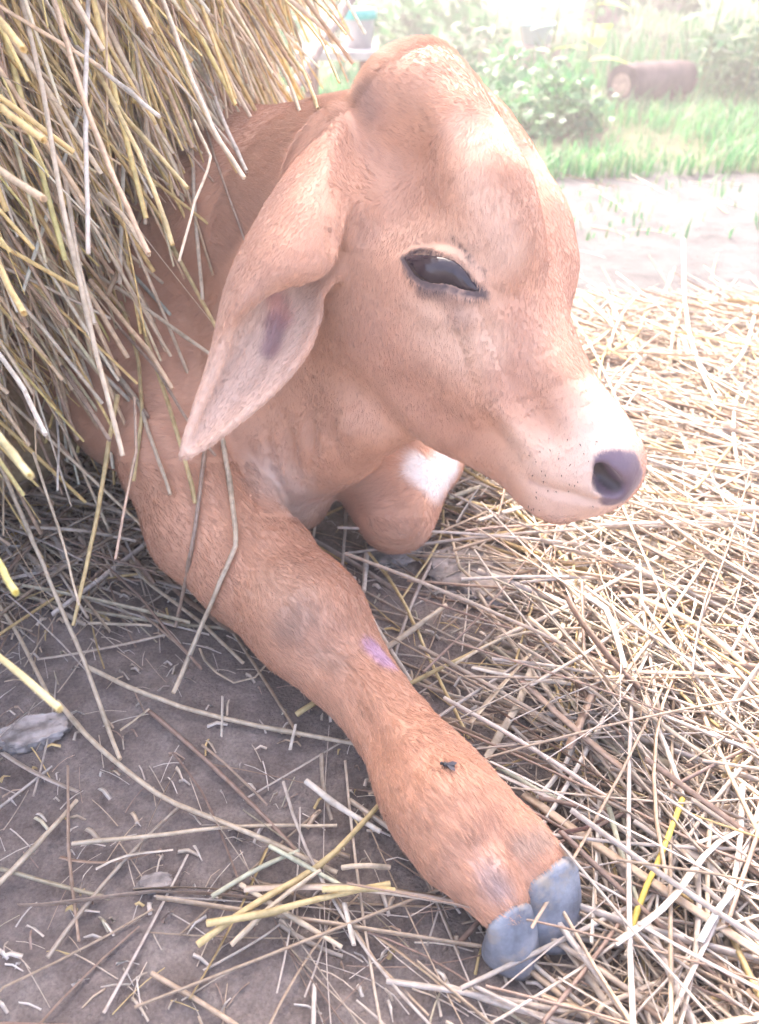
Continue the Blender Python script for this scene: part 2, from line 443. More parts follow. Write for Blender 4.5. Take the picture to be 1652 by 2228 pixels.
# ------------------------------------------------------------------ grass verge and growth beyond
def blades(n, xlo, xhi, ylo, yhi, h0, h1, w_, cols, edge=0.0, seedscale=1.3):
    x = rng.uniform(xlo, xhi, n); y = ylo + (yhi - ylo) * rng.random(n) ** 1.4
    y = y + edge * (fbm(np.stack([x, 0 * x, 0 * x], -1), 2.2, 3) - .5) * 2
    cl = fbm(np.stack([x, y, 0 * x], -1), seedscale, 3)
    keep = rng.random(n) < sstep(.30, .55, cl) + .25
    x, y, cl = x[keep], y[keep], cl[keep]; n = len(x)
    h = rng.uniform(h0, h1, n) * (.25 + 1.4 * cl * rng.uniform(.5, 1, n))
    a = rng.uniform(0, 2 * math.pi, n); lean = rng.uniform(.15, .9, n) * h
    b0 = np.stack([x, y, 0 * x - .004], 1); dr = np.stack([np.cos(a), np.sin(a), 0 * a], 1)
    sd = np.stack([-np.sin(a), np.cos(a), 0 * a], 1) * (w_ * rng.uniform(.6, 1.4, n))[:, None]
    m1 = b0 + dr * (lean * .35)[:, None] + np.array([0, 0, 1]) * (h * .6)[:, None]
    t1 = b0 + dr * lean[:, None] + np.array([0, 0, 1]) * (h * rng.uniform(.75, 1, n))[:, None]
    Vb = np.stack([b0 - sd, b0 + sd, m1 + sd * .8, m1 - sd * .8, t1 + sd * .1, t1 - sd * .1], 1).reshape(-1, 3)
    k = np.arange(n)[:, None] * 6
    Fb = np.concatenate([k + np.array([0, 1, 2, 3]), k + np.array([3, 2, 4, 5])])
    cc = cols[rng.choice(len(cols), n)] * rng.uniform(.7, 1.3, (n, 1))
    return Vb, Fb, np.repeat(cc, 6, axis=0)
GC = np.array([(.045, .19, .06), (.06, .23, .075), (.04, .15, .055), (.09, .25, .08), (.16, .22, .10)])
def joined(name, parts, mat):
    Vv, Fq, Cv, o_ = [], [], [], 0
    for v_, f_, c_ in parts: Vv.append(v_); Fq.append(f_ + o_); Cv.append(c_); o_ += len(v_)
    ob = mesh_obj(name, np.concatenate(Vv), np.concatenate(Fq), mat); vcol(ob, np.clip(np.concatenate(Cv), 0, .9), 'tint')
    return ob
grass = joined('grass', [blades(26000, -1.5, 4.5, 2.75, 5.0, .05, .13, .0030, GC, .12), blades(16000, -4, 9, 4.5, 14, .10, .3, .006, GC, 0, .6),
                         blades(700, -.5, 3.5, 2.1, 2.8, .02, .05, .0025, GC, .1)], MAT_GRASS)
tag(grass, 'short bright green grass along the far side of the bare path', 'grass', kind='stuff')

def leaf_cloud(cent, rad, n, ls, cols, flat=.5):
    """leaf-sized faces spread through lumps: cent (k,3), rad (k,)"""
    k = rng.choice(len(cent), n, p=(rad ** 2) / (rad ** 2).sum())
    u = rng.normal(size=(n, 3)); u /= np.linalg.norm(u, axis=1, keepdims=True)
    p = cent[k] + u * (rad[k] * rng.random(n) ** .45)[:, None] * np.array([1, 1, .85])
    p[:, 2] = np.maximum(p[:, 2], .02)
    d = u + rng.normal(0, .6, (n, 3)) + np.array([0, 0, -.2]); d /= np.linalg.norm(d, axis=1, keepdims=True)
    up = rng.normal(0, .5, (n, 3)) + np.array([0, 0, 1]); s = np.cross(d, up); s /= np.linalg.norm(s, axis=1, keepdims=True) + 1e-9
    l = ls * rng.uniform(.6, 1.5, n); nrm = np.cross(s, d)
    w_ = l * rng.uniform(.28, .45, n)
    mid = p + d * (l * .5)[:, None] + nrm * (l * .06)[:, None]
    Vb = np.stack([p, mid + s * w_[:, None], p + d * l[:, None] - nrm * (l * .12)[:, None], mid - s * w_[:, None]], 1).reshape(-1, 3)
    Fb = np.arange(n * 4).reshape(n, 4)
    cc = cols[rng.choice(len(cols), n)] * rng.uniform(.6, 1.35, (n, 1))
    return Vb, Fb, np.repeat(cc, 4, axis=0)

WC = np.array([(.04, .14, .055), (.055, .18, .07), (.03, .11, .05), (.085, .2, .075)])
def weeds(n, xlo, xhi, ylo, yhi, zr, leaf, per):
    c = np.stack([rng.uniform(xlo, xhi, n), rng.uniform(ylo, yhi, n), rng.uniform(.05, zr, n)], 1)
    keep = (fbm(c * np.array([1, 1, 0]), .9, 2) > .40) & ~((c[:, 0] > .80) & (c[:, 0] < 1.5) & (c[:, 1] < 4.4))
    c = c[keep]; r = rng.uniform(.07, .2, len(c))
    return leaf_cloud(c, r, per, leaf, WC)
under = joined('undergrowth', [weeds(90, -.6, 3.6, 3.35, 4.6, .22, .035, 9000), weeds(120, -3, 6, 4.6, 7.5, .55, .06, 9000), weeds(120, -7, 12, 7.5, 13, 1.3, .13, 7000)], MAT_GRASS)
tag(under, 'tangled green weeds and low growth behind the grass verge', 'undergrowth', kind='stuff')

MAT_BARK = mat_plain('bark', (.075, .05, .05), .9, .2, .8, 14, .5)
MAT_POLE = mat_plain('weathered_wood', (.22, .17, .15), .85, .2, .6, 30, .4)
def limb(pts, r0, r1, mat, name, parent, sides=10):
    q = resample(pts, 12); r = np.linspace(r0, r1, 12)
    T = np.gradient(q, axis=0); T /= np.linalg.norm(T, axis=1, keepdims=True)
    A = np.cross(T, [.3, .9, .1]); A /= np.linalg.norm(A, axis=1, keepdims=True); B = np.cross(T, A)
    an = np.linspace(0, 2 * math.pi, sides, endpoint=False)
    jit_ = 1 + .12 * (rng.random((12, sides)) - .5)
    Vv = (q[:, None] + (r[:, None] * jit_)[:, :, None] * (np.cos(an)[None, :, None] * A[:, None] + np.sin(an)[None, :, None] * B[:, None])).reshape(-1, 3)
    Fq = [(i * sides + j, i * sides + (j + 1) % sides, (i + 1) * sides + (j + 1) % sides, (i + 1) * sides + j) for i in range(11) for j in range(sides)]
    return mesh_obj(name, Vv, Fq, mat, parent)
TC = np.array([(.05, .11, .04), (.07, .14, .05), (.04, .09, .04)])
def tree(x, y, r, h, lean, label, crown_r):
    t = tag(empty('tree', (x, y, 0)), label, 'tree', 'trees beyond the undergrowth')
    top = np.array([lean, .1, h])
    tr = limb([(0, 0, -.1), (lean * .3, 0, h * .45), top], r, r * .5, MAT_BARK, 'trunk', t)
    cs = [top + np.array([0, 0, crown_r * .5])]
    for k in range(6):
        a = k * 1.05 + rng.uniform(0, .5); e = top + np.array([math.cos(a), math.sin(a), rng.uniform(.2, .9)]) * crown_r * .8
        b0 = np.array([lean * .7, 0, h * rng.uniform(.75, .95)])
        limb([b0, (b0 + e) / 2 + np.array([0, 0, .1]), e], r * .35, r * .1, MAT_BARK, 'limb', t, 6); cs.append(e)
    v_, f_, c_ = leaf_cloud(np.array(cs), np.full(len(cs), crown_r * .55), 2600, .16, TC)
    cr = mesh_obj('crown', v_, f_, MAT_GRASS, t); vcol(cr, np.clip(c_, 0, .9), 'tint'); cr['kind'] = 'stuff'
    return t
def ground_at(x, y): 
    p = PZ(x, y, 0); return p[0], p[1]
gx_, gy_ = 2.25, 8.2
tree(1.85, 8.0, .16, 3.0, -.2, 'thick dark trunk standing behind the broad-leaved weeds', 1.1)
tree(2.9, 9.5, .14, 3.2, .3, 'slim tree growing behind the tangled weeds and sunlit shrub', 1.1)
tree(-.05, 9.0, .10, 2.8, .15, 'thin reddish trunk standing beyond the calf in the haze', .9)

# leafy plants that stand out of the weeds
def plant(x, y, h, n, ls, col, label, name='weed_plant'):
    t = tag(empty(name, (x, y, 0)), label, 'plant', 'tall weeds on the verge')
    st = limb([(0, 0, -.02), (.02, .01, h * .5), (.03, -.02, h)], .007, .003, MAT_GRASS, 'stem', t, 6)
    vcol(st, np.tile([.12, .2, .07], (len(st.data.vertices), 1)), 'tint')
    for k in range(n):
        z = h * (.25 + .75 * (k + .5) / n); a = k * 2.4; l = ls * rng.uniform(.8, 1.2) * (1.1 - .4 * k / n)
        d = np.array([math.cos(a), math.sin(a), .25]); s = np.array([-math.sin(a), math.cos(a), 0])
        p = np.array([.02 * z / h, 0, z]); w_ = l * .32
        prof = [(0, .05), (.2, .7), (.45, 1), (.7, .75), (.9, .3), (1, .02)]
        Vl = []
        for u, ww in prof:
            c = p + d * l * u + np.array([0, 0, -.35 * l * u * u])
            Vl += [c - s * w_ * ww + np.array([0, 0, .12 * w_ * ww]), c, c + s * w_ * ww + np.array([0, 0, .12 * w_ * ww])]
        Fl = [(3 * i + j, 3 * i + j + 1, 3 * i + j + 4, 3 * i + j + 3) for i in range(5) for j in range(2)]
        lf = mesh_obj('leaf', Vl, Fl, MAT_GRASS, t); vcol(lf, np.tile(np.array(col) * rng.uniform(.8, 1.2), (18, 1)), 'tint')
def at_ground(x, ybase): p = PZ(x, ybase, 0); return p[0], p[1]
for (px_, pyb, h, n, ls, col, lab) in [
    (1262, 215, .52, 9, .17, (.34, .44, .06), 'broad-leaved weed with bright yellow-green leaves behind the log'),
    (1185, 200, .46, 10, .15, (.10, .19, .08), 'tall dark green weed beside the yellow-green one'),
    (1520, 205, .60, 12, .16, (.09, .17, .09), 'big bushy weed with dark bluish leaves right behind the log'),
    (1610, 230, .50, 12, .13, (.12, .2, .08), 'sunlit weed with many small shining leaves at the verge end'),
    (1060, 190, .40, 9, .12, (.12, .22, .09), 'pale green weed rising just beyond the forehead of the calf')]:
    x, y = at_ground(px_, pyb); plant(x, y, h, n, ls, col, lab)

# cut log lying in the grass
MAT_CUT = mat_plain('cut_wood', (.33, .23, .18), .8, .2, .4, 60, .3)
x, y = at_ground(1378, 218)
log = tag(empty('log', (x, y, .075)), 'short dark log with pale sawn end lying in the grass', 'log')
q = [(-.09, -.10, .0), (.03, .0, .0), (.26, .13, .0)]
limb(q, .085, .075, MAT_BARK, 'bark', log, 14)
an = np.linspace(0, 2 * math.pi, 14, endpoint=False)
ax_ = unit(np.array(q[0]) - np.array(q[1])); s1 = unit(np.cross(ax_, [0, 0, 1])); s2 = np.cross(s1, ax_)
dv = [np.array(q[0]) + ax_ * .003 + .048 * (math.cos(a) * s1 + math.sin(a) * s2) for a in an]
me = bpy.data.meshes.new('sawn_end'); me.from_pydata([tuple(v) for v in dv], [], [tuple(range(14))]); me.materials.append(MAT_CUT)
o = bpy.data.objects.new('sawn_end', me); COL.objects.link(o); o.parent = log
dv = [np.array(q[0]) + ax_ * .0015 + .084 * (math.cos(a) * s1 + math.sin(a) * s2) for a in an]
me = bpy.data.meshes.new('bark_ring'); me.from_pydata([tuple(v) for v in dv], [], [tuple(range(14))]); me.materials.append(MAT_BARK)
o = bpy.data.objects.new('bark_ring', me); COL.objects.link(o); o.parent = log

# leaning pole, bench board with a lidded tub
def pole(p0, p1, r, label):
    p0 = np.asarray(p0); t = limb([np.zeros(3), (np.asarray(p1) - p0) * .5 + np.array([.01, 0, .01]), np.asarray(p1) - p0], r, r * .85, MAT_POLE, 'pole', None)
    t.location = p0; return tag(t, label, 'pole')
A_ = P(655, 165, 2.35); g0 = A_ + (A_ - P(760, 5, 2.6)) * (A_[2] / (P(760, 5, 2.6)[2] - A_[2] + 1e-6)) if False else A_
pt = P(765, -10, 2.6); dv_ = (pt - A_); k_ = A_[2] / dv_[2]
pole(A_ - dv_ * k_, pt + dv_ * 2.0, .017, 'slanting grey pole propped beside the straw heap')
bx = [at_ground(700, 240)[0], at_ground(700, 240)[1]]
def box_mesh(name, lo, hi, mat, parent):
    lo, hi = np.array(lo), np.array(hi)
    Vb = [(lo if not (i >> k) & 1 else hi)[k] for i in range(8) for k in range(3)]
    Vb = np.array(Vb).reshape(8, 3)
    Fb = [(0, 2, 3, 1), (4, 5, 7, 6), (0, 1, 5, 4), (2, 6, 7, 3), (0, 4, 6, 2), (1, 3, 7, 5)]
    o = mesh_obj(name, Vb, Fb, mat, parent, smooth=False)
    bv = o.modifiers.new('bevel', 'BEVEL'); bv.width = .004; bv.segments = 2
    return o
MAT_BOARD = mat_plain('pale_board', (.36, .34, .34), .7, .3, .3, 20, .2)
MAT_POST = mat_plain('red_brown_wood', (.24, .12, .10), .8, .2, .4, 30, .3)
b0 = P(735, 112, 3.3)
bench = tag(empty('bench', (b0[0], b0[1], 0)), 'low bench of pale board on red-brown posts behind the calf', 'bench')
box_mesh('board', (-.16, -.12, b0[2] - .02), (.16, .14, b0[2] + .012), MAT_BOARD, bench)
for sx_ in (-.11, .11):
    for sy_ in (-.07, .09): box_mesh('post', (sx_ - .022, sy_ - .022, -.01), (sx_ + .022, sy_ + .022, b0[2] - .0205), MAT_POST, bench)
def lathe(name, prof, mat, parent, n=24):
    an = np.linspace(0, 2 * math.pi, n, endpoint=False)
    Vl = np.array([(r * math.cos(a), r * math.sin(a), z) for r, z in prof for a in an])
    Fl = [(i * n + j, i * n + (j + 1) % n, (i + 1) * n + (j + 1) % n, (i + 1) * n + j) for i in range(len(prof) - 1) for j in range(n)]
    return mesh_obj(name, Vl, Fl, mat, parent)
MAT_TUB = mat_plain('grey_plastic', (.30, .30, .33), .4, .5)
MAT_TURQ = mat_plain('turquoise_plastic', (.02, .38, .36), .35, .5)
MAT_CYAN = mat_plain('pale_cyan_plastic', (.25, .45, .47), .4, .5)
tub = tag(empty('tub', (b0[0] + .085, b0[1] + .02, b0[2] + .013)), 'grey plastic tub with turquoise lid standing on the bench', 'tub')
lathe('tub_body', [(0, .0), (.055, .0), (.062, .09), (.066, .10), (.066, .106), (.001, .106)], MAT_TUB, tub)
lathe('lid', [(.067, .098), (.071, .099), (.071, .126), (.064, .134), (.001, .134)], MAT_TURQ, tub)
for (px_, py_, d_, w2, lab) in ((1170, 60, 4.6, .10, 'pale cyan plastic basin half hidden in the weeds'),):
    c = P(px_, py_, d_)
    bs = tag(empty('basin', (c[0], c[1], max(.0, c[2] - .08))), lab, 'basin')
    lathe('basin_body', [(.001, .0), (w2 * .75, .0), (w2, .09), (w2 * 1.08, .095), (w2 * 1.08, .103), (w2 * .97, .10), (w2 * .72, .012), (.001, .012)], MAT_CYAN, bs)
    if c[2] - .08 > 0:
        sup = tag(empty('crate', (c[0], c[1], 0)), 'weathered wooden crate under the pale cyan basin', 'crate')
        zt = c[2] - .081
        box_mesh('crate_top', (-.13, -.11, zt - .02), (.13, .11, zt), MAT_POLE, sup)
        for k in range(3): box_mesh('slat', (-.125, -.112, .01 + k * zt / 3.2), (.125, -.094, .01 + k * zt / 3.2 + zt * .2), MAT_POLE, sup)
        for sx_ in (-.11, .11):
            for sy_ in (-.08, .09): box_mesh('post', (sx_ - .015, sy_ - .0125, -.01), (sx_ + .015, sy_ + .015, zt - .0205), MAT_POLE, sup)
# ------------------------------------------------------------------ the calf
# head frame: l runs from poll to muzzle, h out of the forehead, s out of the cheek that is seen
HT = math.radians(27)
HD, HS = 0.77, 1.0
H_O = P(964, 130, HD)
a_img = np.array([0.443, -0.8965])
ac = 0.985; asn = math.sqrt(1 - ac * ac)
BACK = -FWD
H_A = ac * (a_img[0] * RGT + a_img[1] * UPV) + asn * BACK
perp = 0.8965 * RGT + 0.443 * UPV
bk = np.cross(H_A, perp); bk = bk if bk @ BACK > 0 else -bk
H_S = math.cos(HT) * bk - math.sin(HT) * perp
H_N = math.cos(HT) * perp + math.sin(HT) * bk
HAX = np.array([H_A, H_N, H_S])
def HL(l, h, s): return H_O + HS * (l * H_A + h * H_N + s * H_S)
def HI(x, y, s):
    """point of the head seen at picture place (x, y) that lies s out from its middle plane"""
    r = P(x, y, 1.0) - EYE
    t = (HS * s - (EYE - H_O) @ H_S) / (r @ H_S)
    return EYE + t * r


def curve1(x, xs, ys):
    xs = np.array(xs, float); ys = np.array(ys, float)
    m = np.gradient(ys, xs)
    x = np.clip(x, xs[0], xs[-1]); i = np.clip(np.searchsorted(xs, x) - 1, 0, len(xs) - 2)
    hh = xs[i + 1] - xs[i]; t = (x - xs[i]) / hh
    return ((2 * t**3 - 3 * t**2 + 1) * ys[i] + (t**3 - 2 * t**2 + t) * hh * m[i] + (-2 * t**3 + 3 * t**2) * ys[i + 1] + (t**3 - t**2) * hh * m[i + 1])

ST  = [-.02, .0, .04, .09, .14, .19, .24, .29, .34, .385, .42]
TOP = [-.022, -.004, .006, .009, .010, .006, -.008, -.018, -.021, -.024, -.034]
BOT = [-.09, -.12, -.15, -.180, -.205, -.222, -.222, -.200, -.164, -.134, -.118]
WT  = [.044, .056, .066, .072, .077, .078, .067, .055, .047, .044, .040]
WB  = [.034, .046, .058, .064, .066, .062, .054, .046, .041, .039, .036]
VOX = 0.0032

def head_sdf(F):
    c = HL(.2, -.08, 0)
    sl, X, Y, Z = F.box(c - .34, c + .34)
    l, h, s = [((X - H_O[0]) * A[0] + (Y - H_O[1]) * A[1] + (Z - H_O[2]) * A[2]) / HS for A in (H_A, H_N, H_S)]
    lt = np.linspace(-.02, .42, 240)
    top, bot, wt, wb = [np.interp(l, lt, curve1(lt, ST, a)).astype(np.float32) for a in (TOP, BOT, WT, WB)]
    v = np.clip((h - bot) / (top - bot), 0, 1)
    W = wb + (wt - wb) * v * v * (3 - 2 * v)
    Hh = (top - bot) / 2; hc = (top + bot) / 2
    n = 2.4
    r = (np.abs((h - hc) / Hh) ** n + np.abs(s / W) ** n) ** (1 / n)
    d = (r - 1) * np.minimum(W, Hh) * 0.9
    over = np.maximum(l - .395, 0) + np.maximum(.034 - l, 0)
    d = np.where(over > 0, np.sqrt(np.maximum(d + .035, 0) ** 2 + over ** 2) - .035, d)
    F.put(sl, (HS * d).astype(np.float32), 0.03, 'add')

def px(p, n):          # n picture units as metres at the depth of p
    return n * depth_of(p) / FPX

def chain(F, pts, k):
    """pts: (point, radius)"""
    for (p0, r0), (p1, r1) in zip(pts, pts[1:]): F.cone(p0, p1, r0, r1, k)

# eye frame
E_IN, E_OUT = HI(1042, 634, .072), HI(886, 566, .074)
E_C = (E_IN + E_OUT) / 2
E_X = unit(E_IN - E_OUT)
E_N = unit(H_S + .25 * H_N); E_N = unit(E_N - (E_N @ E_X) * E_X)
E_Y = np.cross(E_N, E_X)
EAX = np.array([E_X, E_Y, E_N])

# near ear: fold line (its free outline), near rim, far rim; (x, y, depth) each
EAR = [((735, 245, .790), (752, 330, .735), (765, 340, .775)),
       ((672, 325, .765), (750, 420, .712), (765, 430, .765)),
       ((610, 410, .735), (742, 500, .692), (752, 530, .750)),
       ((560, 495, .712), (722, 560, .680), (735, 590, .735)),
       ((518, 575, .700), (692, 596, .676), (700, 640, .725)),
       ((492, 650, .697), (605, 624, .672), (692, 690, .715)),
       ((478, 715, .700), (555, 655, .672), (672, 750, .707)),
       ((466, 770, .702), (508, 715, .682), (640, 800, .700)),
       ((448, 830, .700), (480, 795, .690), (590, 855, .696)),
       ((428, 890, .698), (446, 870, .694), (530, 905, .693)),
       ((408, 945, .696), (418, 935, .694), (470, 952, .692)),
       ((396, 990, .695), (400, 988, .694), (415, 990, .693))]

def ear_points():
    pts, rad = [], []
    E = np.array([[P(*q) for q in row] for row in EAR])
    n = len(E); s = np.linspace(0, n - 1, 190)
    R = np.stack([np.stack([curve1(s, np.arange(n), E[:, j, k]) for k in range(3)], 1) for j in range(3)], 1)
    ti = np.linspace(0, 1, 70)[:, None]
    for i in range(len(s)):
        fo, ne, fa = R[i]
        u = s[i] / (n - 1)
        wn = np.linalg.norm(ne - fo); wf = np.linalg.norm(fa - fo)
        bul = .30 * wn * (4 * ti * (1 - ti)) * BACK
        near = fo + (ne - fo) * ti + bul
        dish = -.22 * wf * (4 * ti * (1 - ti)) * BACK
        far = fo + (fa - fo) * ti + dish
        th = .0045 - .0012 * u
        pts += [near, far]; rad += [np.full(70, th), np.full(70, th)]
    return np.concatenate(pts), np.concatenate(rad)

def LEG(x, y, z, r):
    p = PZ(x, y, z); return (p, px(p, r))

def build_body():
    F = Field((-.95, .20, -.03), (.36, 1.55, .62), VOX)
    # trunk, lying, its back going off under the straw
    F.cone((-.28, 1.12, .20), (-.80, 1.22, .22), .185, .215, .05)
    F.cone((-.20, 1.08, .18), (-.30, 1.00, .14), .14, .13, .06)
    F.cone((-.20, 1.14, .36), (-.46, 1.18, .34), .07, .10, .08)
    # neck
    F.cone((-.20, 1.08, .27), HL(.08, -.125, -.01), .150, .085, .06)
    F.cone((-.14, 1.10, .36), HL(.03, -.10, -.01), .085, .06, .05)
    F.cone(P(560, 820, .97), HL(.17, -.145, .0), .085, .06, .06)
    # dewlap and brisket
    chain(F, [(P(800, 900, .84), .045), (P(730, 950, .90), .042), (P(640, 990, .96), .050), (P(590, 1040, .985), .05)], .05)
    chain(F, [(P(570, 960, .98), .07), (P(625, 1075, 1.00), .034), (P(650, 1085, 1.005), .028)], .04)
    # stretched foreleg, from shoulder to fetlock
    chain(F, [(P(330, 760, 1.03), .085), (P(290, 905, 1.02), .062)], .05)
    chain(F, [(P(400, 860, 1.0), .09), LEG(385, 1000, .135, 112), LEG(462, 1135, .092, 132), LEG(556, 1232, .074, 122), LEG(650, 1326, .064, 114), LEG(694, 1378, .058, 102),
              LEG(752, 1450, .052, 84), LEG(816, 1530, .046, 70), LEG(870, 1602, .045, 72), LEG(922, 1682, .050, 95), LEG(968, 1752, .052, 106), LEG(1018, 1818, .050, 100), LEG(1042, 1850, .046, 90)], .025)
    F.ell(PZ(662, 1332, .078), np.array([unit(PZ(685, 1382, .06) - PZ(640, 1330, .06)), [0, 0, 1], np.cross(unit(PZ(685, 1382, .06) - PZ(640, 1330, .06)), [0, 0, 1])]), (.05, .042, .045), .03)
    # the two toes
    chain(F, [LEG(1058, 1800, .052, 72), LEG(1112, 1835, .050, 64), LEG(1160, 1872, .048, 62)], .018)
    chain(F, [LEG(1015, 1845, .050, 84), LEG(1052, 1898, .048, 64), LEG(1086, 1958, .043, 56)], .014)
    # folded foreleg: forearm, knee, cannon
    chain(F, [(P(800, 830, 1.12), .075), (P(838, 985, 1.04), .046), (P(850, 1060, 1.0), .051), (P(858, 1125, .975), .042)], .03)
    chain(F, [(P(875, 1120, .985), .036), (P(945, 1010, 1.05), .030), (P(1010, 930, 1.12), .026), (P(1050, 905, 1.16), .028)], .02)
    # head
    head_sdf(F)
    crest = [(.030, -.018, .040, .015), (.06, -.012, .056, .016), (.11, -.012, .062, .017), (.16, -.014, .066, .018), (.20, -.024, .066, .017)]
    for s_ in (1, -1):
        chain(F, [(HL(l, h, s_ * s if s_ > 0 else -s * .88), HS * r) for l, h, s, r in crest], .05)
        F.ell(HL(.185, -.035, .062 if s_ > 0 else -.050), HAX, (HS * .055, HS * .034, HS * .028), .04)          # brow
        F.ell(HL(.245, -.095, s_ * .045), HAX, (HS * .060, HS * .040, HS * .024), .04)          # cheek bone
        F.ell(HL(.15, -.135, s_ * .045), HAX, (HS * .080, HS * .07, HS * .030), .045)           # masseter
        F.ell(HL(.10, -.075, s_ * .096), HAX, (HS * .05, HS * .018, HS * .012), .06, 'sub')     # temple hollow
        F.cone(HL(.235, -.052, s_ * .050), HL(.36, -.056, s_ * .036), HS * .014, HS * .008, .035)
        F.cone(HL(.275, -.108, s_ * .044), HL(.375, -.088, s_ * .036), HS * .013, HS * .008, .03)
    F.ell(HL(.032, -.034, 0), HAX, (HS * .030, HS * .034, HS * .056), .03)                       # poll knob
    F.ell(HL(.036, -.044, .046), HAX, (HS * .034, HS * .036, HS * .036), .04)
    # ear roots
    F.cone(P(752, 330, .775), P(742, 470, .735), .026, .026, .03)
    # muzzle
    F.ell(HL(.386, -.068, 0), HAX, (HS * .050, HS * .045, HS * .046), .03)
    F.ell(HL(.408, -.050, 0), HAX, (HS * .030, HS * .030, HS * .042), .02)
    F.ell(HL(.376, -.106, 0), HAX, (HS * .052, HS * .019, HS * .036), .022)
    # eye socket
    F.ell(E_C - .003 * E_N, EAX, (.046, .028, .015), .03)
    # near ear, far ear
    p, r = ear_points()
    F.splat(p, r, .012)
    m_ = p - 2 * ((p - H_O) @ H_S)[:, None] * H_S
    kp = m_[:, 2] > .115; F.splat(m_[kp], r[kp], .012)
    e0, e1 = P(752, 330, .775), P(742, 470, .735)
    F.cone(e0 - 2 * ((e0 - H_O) @ H_S) * H_S, e1 - 2 * ((e1 - H_O) @ H_S) * H_S, .026, .026, .03)
    # nostrils
    nos = [(HI(1300, 1014, .036), .0075), (HI(1313, 1040, .032), .0085), (HI(1338, 1058, .026), .0065)]
    mir = lambda q: q - 2 * ((q - H_O) @ H_S) * H_S
    for (q0, r0), (q1, r1) in zip(nos, nos[1:]):
        F.cone(q0, q1, r0, r1, .010, 'sub'); F.cone(mir(q0), mir(q1), r0, r1, .010, 'sub')
    return F


def surf(F, x, y, d0=.45, d1=1.5):
    """first place where the picture ray through (x, y) meets the shape"""
    r = P(x, y, 1.0) - EYE
    t = np.arange(d0, d1, VOX * .5)
    q = (EYE + t[:, None] * r - F.lo) / F.h
    i = np.floor(q).astype(int); ok = ((i >= 0) & (i < F.n - 1)).all(1)
    t, q, i = t[ok], q[ok], i[ok]; u = q - i; v = 0
    for a in (0, 1):
        for b in (0, 1):
            for c in (0, 1):
                v = v + np.abs(1 - a - u[:, 0]) * np.abs(1 - b - u[:, 1]) * np.abs(1 - c - u[:, 2]) * F.f[i[:, 0] + a, i[:, 1] + b, i[:, 2] + c]
    k = np.argmax(v < 0)
    return EYE + t[k] * r if v[k] < 0 else None

FB = build_body()

V, Q = FB.mesh()

def vnormals(V, Q):
    n = np.cross(V[Q[:, 2]] - V[Q[:, 0]], V[Q[:, 3]] - V[Q[:, 1]])
    N = np.zeros_like(V)
    for k in range(4): np.add.at(N, Q[:, k], n)
    return N / (np.linalg.norm(N, axis=1, keepdims=True) + 1e-12)

def on_skin(pts, step=8):
    """picture polyline -> points on the skin"""
    out = []
    for (x0, y0), (x1, y1) in zip(pts, pts[1:]):
        m = max(2, int(math.hypot(x1 - x0, y1 - y0) / step))
        for t in np.linspace(0, 1, m, endpoint=False):
            h = surf(FB, x0 + (x1 - x0) * t, y0 + (y1 - y0) * t)
            if h is not None: out.append(h)
    h = surf(FB, *pts[-1])
    if h is not None: out.append(h)
    return np.array(out)

def dist_to(V, pts, reach):
    """distance of vertices to a set of skin points, and the place 0..1 along it"""
    D = np.full(len(V), 9.0); T = np.zeros(len(V))
    lo, hi = pts.min(0) - reach, pts.max(0) + reach
    m = np.where(((V > lo) & (V < hi)).all(1))[0]
    if len(m) == 0: return D, T
    for j in range(0, len(m), 20000):
        mm = m[j:j + 20000]
        dd = np.linalg.norm(V[mm][:, None, :] - pts[None], axis=2)
        k = dd.argmin(1); D[mm] = dd[np.arange(len(mm)), k]; T[mm] = k / max(1, len(pts) - 1)
    return D, T

NV = vnormals(V, Q)
def fold(pts, sig, amp, ends=True):
    global V
    s3 = on_skin(pts)
    if len(s3) < 2: return
    D, T = dist_to(V, s3, 4 * sig)
    g = np.exp(-.5 * (D / sig) ** 2) * (np.sin(np.pi * np.clip(T * .9 + .05, 0, 1)) ** .6 if ends else 1)
    V = V + NV * (amp * g)[:, None]

# loose skin of neck and dewlap
for q in ([(600, 930), (612, 1000), (628, 1060)], [(655, 905), (662, 980), (662, 1040)], [(708, 900), (702, 960), (690, 1012)], [(560, 935), (580, 1020), (600, 1085)], [(748, 900), (744, 965)]): fold(q, .008, .0045)
for q in ([(490, 955), (530, 1020), (560, 1080), (592, 1130)], [(632, 925), (640, 990), (646, 1050)], [(583, 945), (596, 1010), (612, 1075)], [(684, 905), (683, 960), (676, 1015)], [(728, 905), (724, 965)]): fold(q, .006, -.0055)
fold([(760, 815), (800, 870), (850, 920), (905, 962)], .013, -.006)          # behind the jaw
fold([(790, 800), (840, 865), (900, 925)], .016, .004)
# ear root
for q in ([(744, 420), (750, 500), (738, 560)], [(765, 430), (772, 490), (768, 545)], [(722, 490), (728, 548)], [(788, 470), (790, 540)]): fold(q, .0045, -.0032)
for q in ([(575, 700), (520, 790), (450, 920)], [(640, 740), (580, 830), (510, 900)]): fold(q, .0045, .0022)
for q in ([(615, 660), (595, 740), (545, 830)], [(545, 715), (500, 800), (430, 930)]): fold(q, .0045, -.0022)
# round the eye: upper lid proud over the ball, thin lower lid
fold([(872, 562), (898, 551), (922, 547), (948, 549), (974, 552), (1000, 563), (1022, 583), (1042, 612), (1056, 640)], .0042, .0036)
fold([(872, 552), (900, 535), (945, 527), (995, 546), (1040, 592)], .0045, -.0026)
fold([(882, 582), (900, 610), (925, 628), (966, 632), (1000, 642), (1050, 648)], .0038, .0020)
fold([(880, 625), (920, 662), (980, 678), (1050, 672)], .006, -.002)
fold([(1060, 640), (1100, 650), (1130, 630)], .007, -.003)
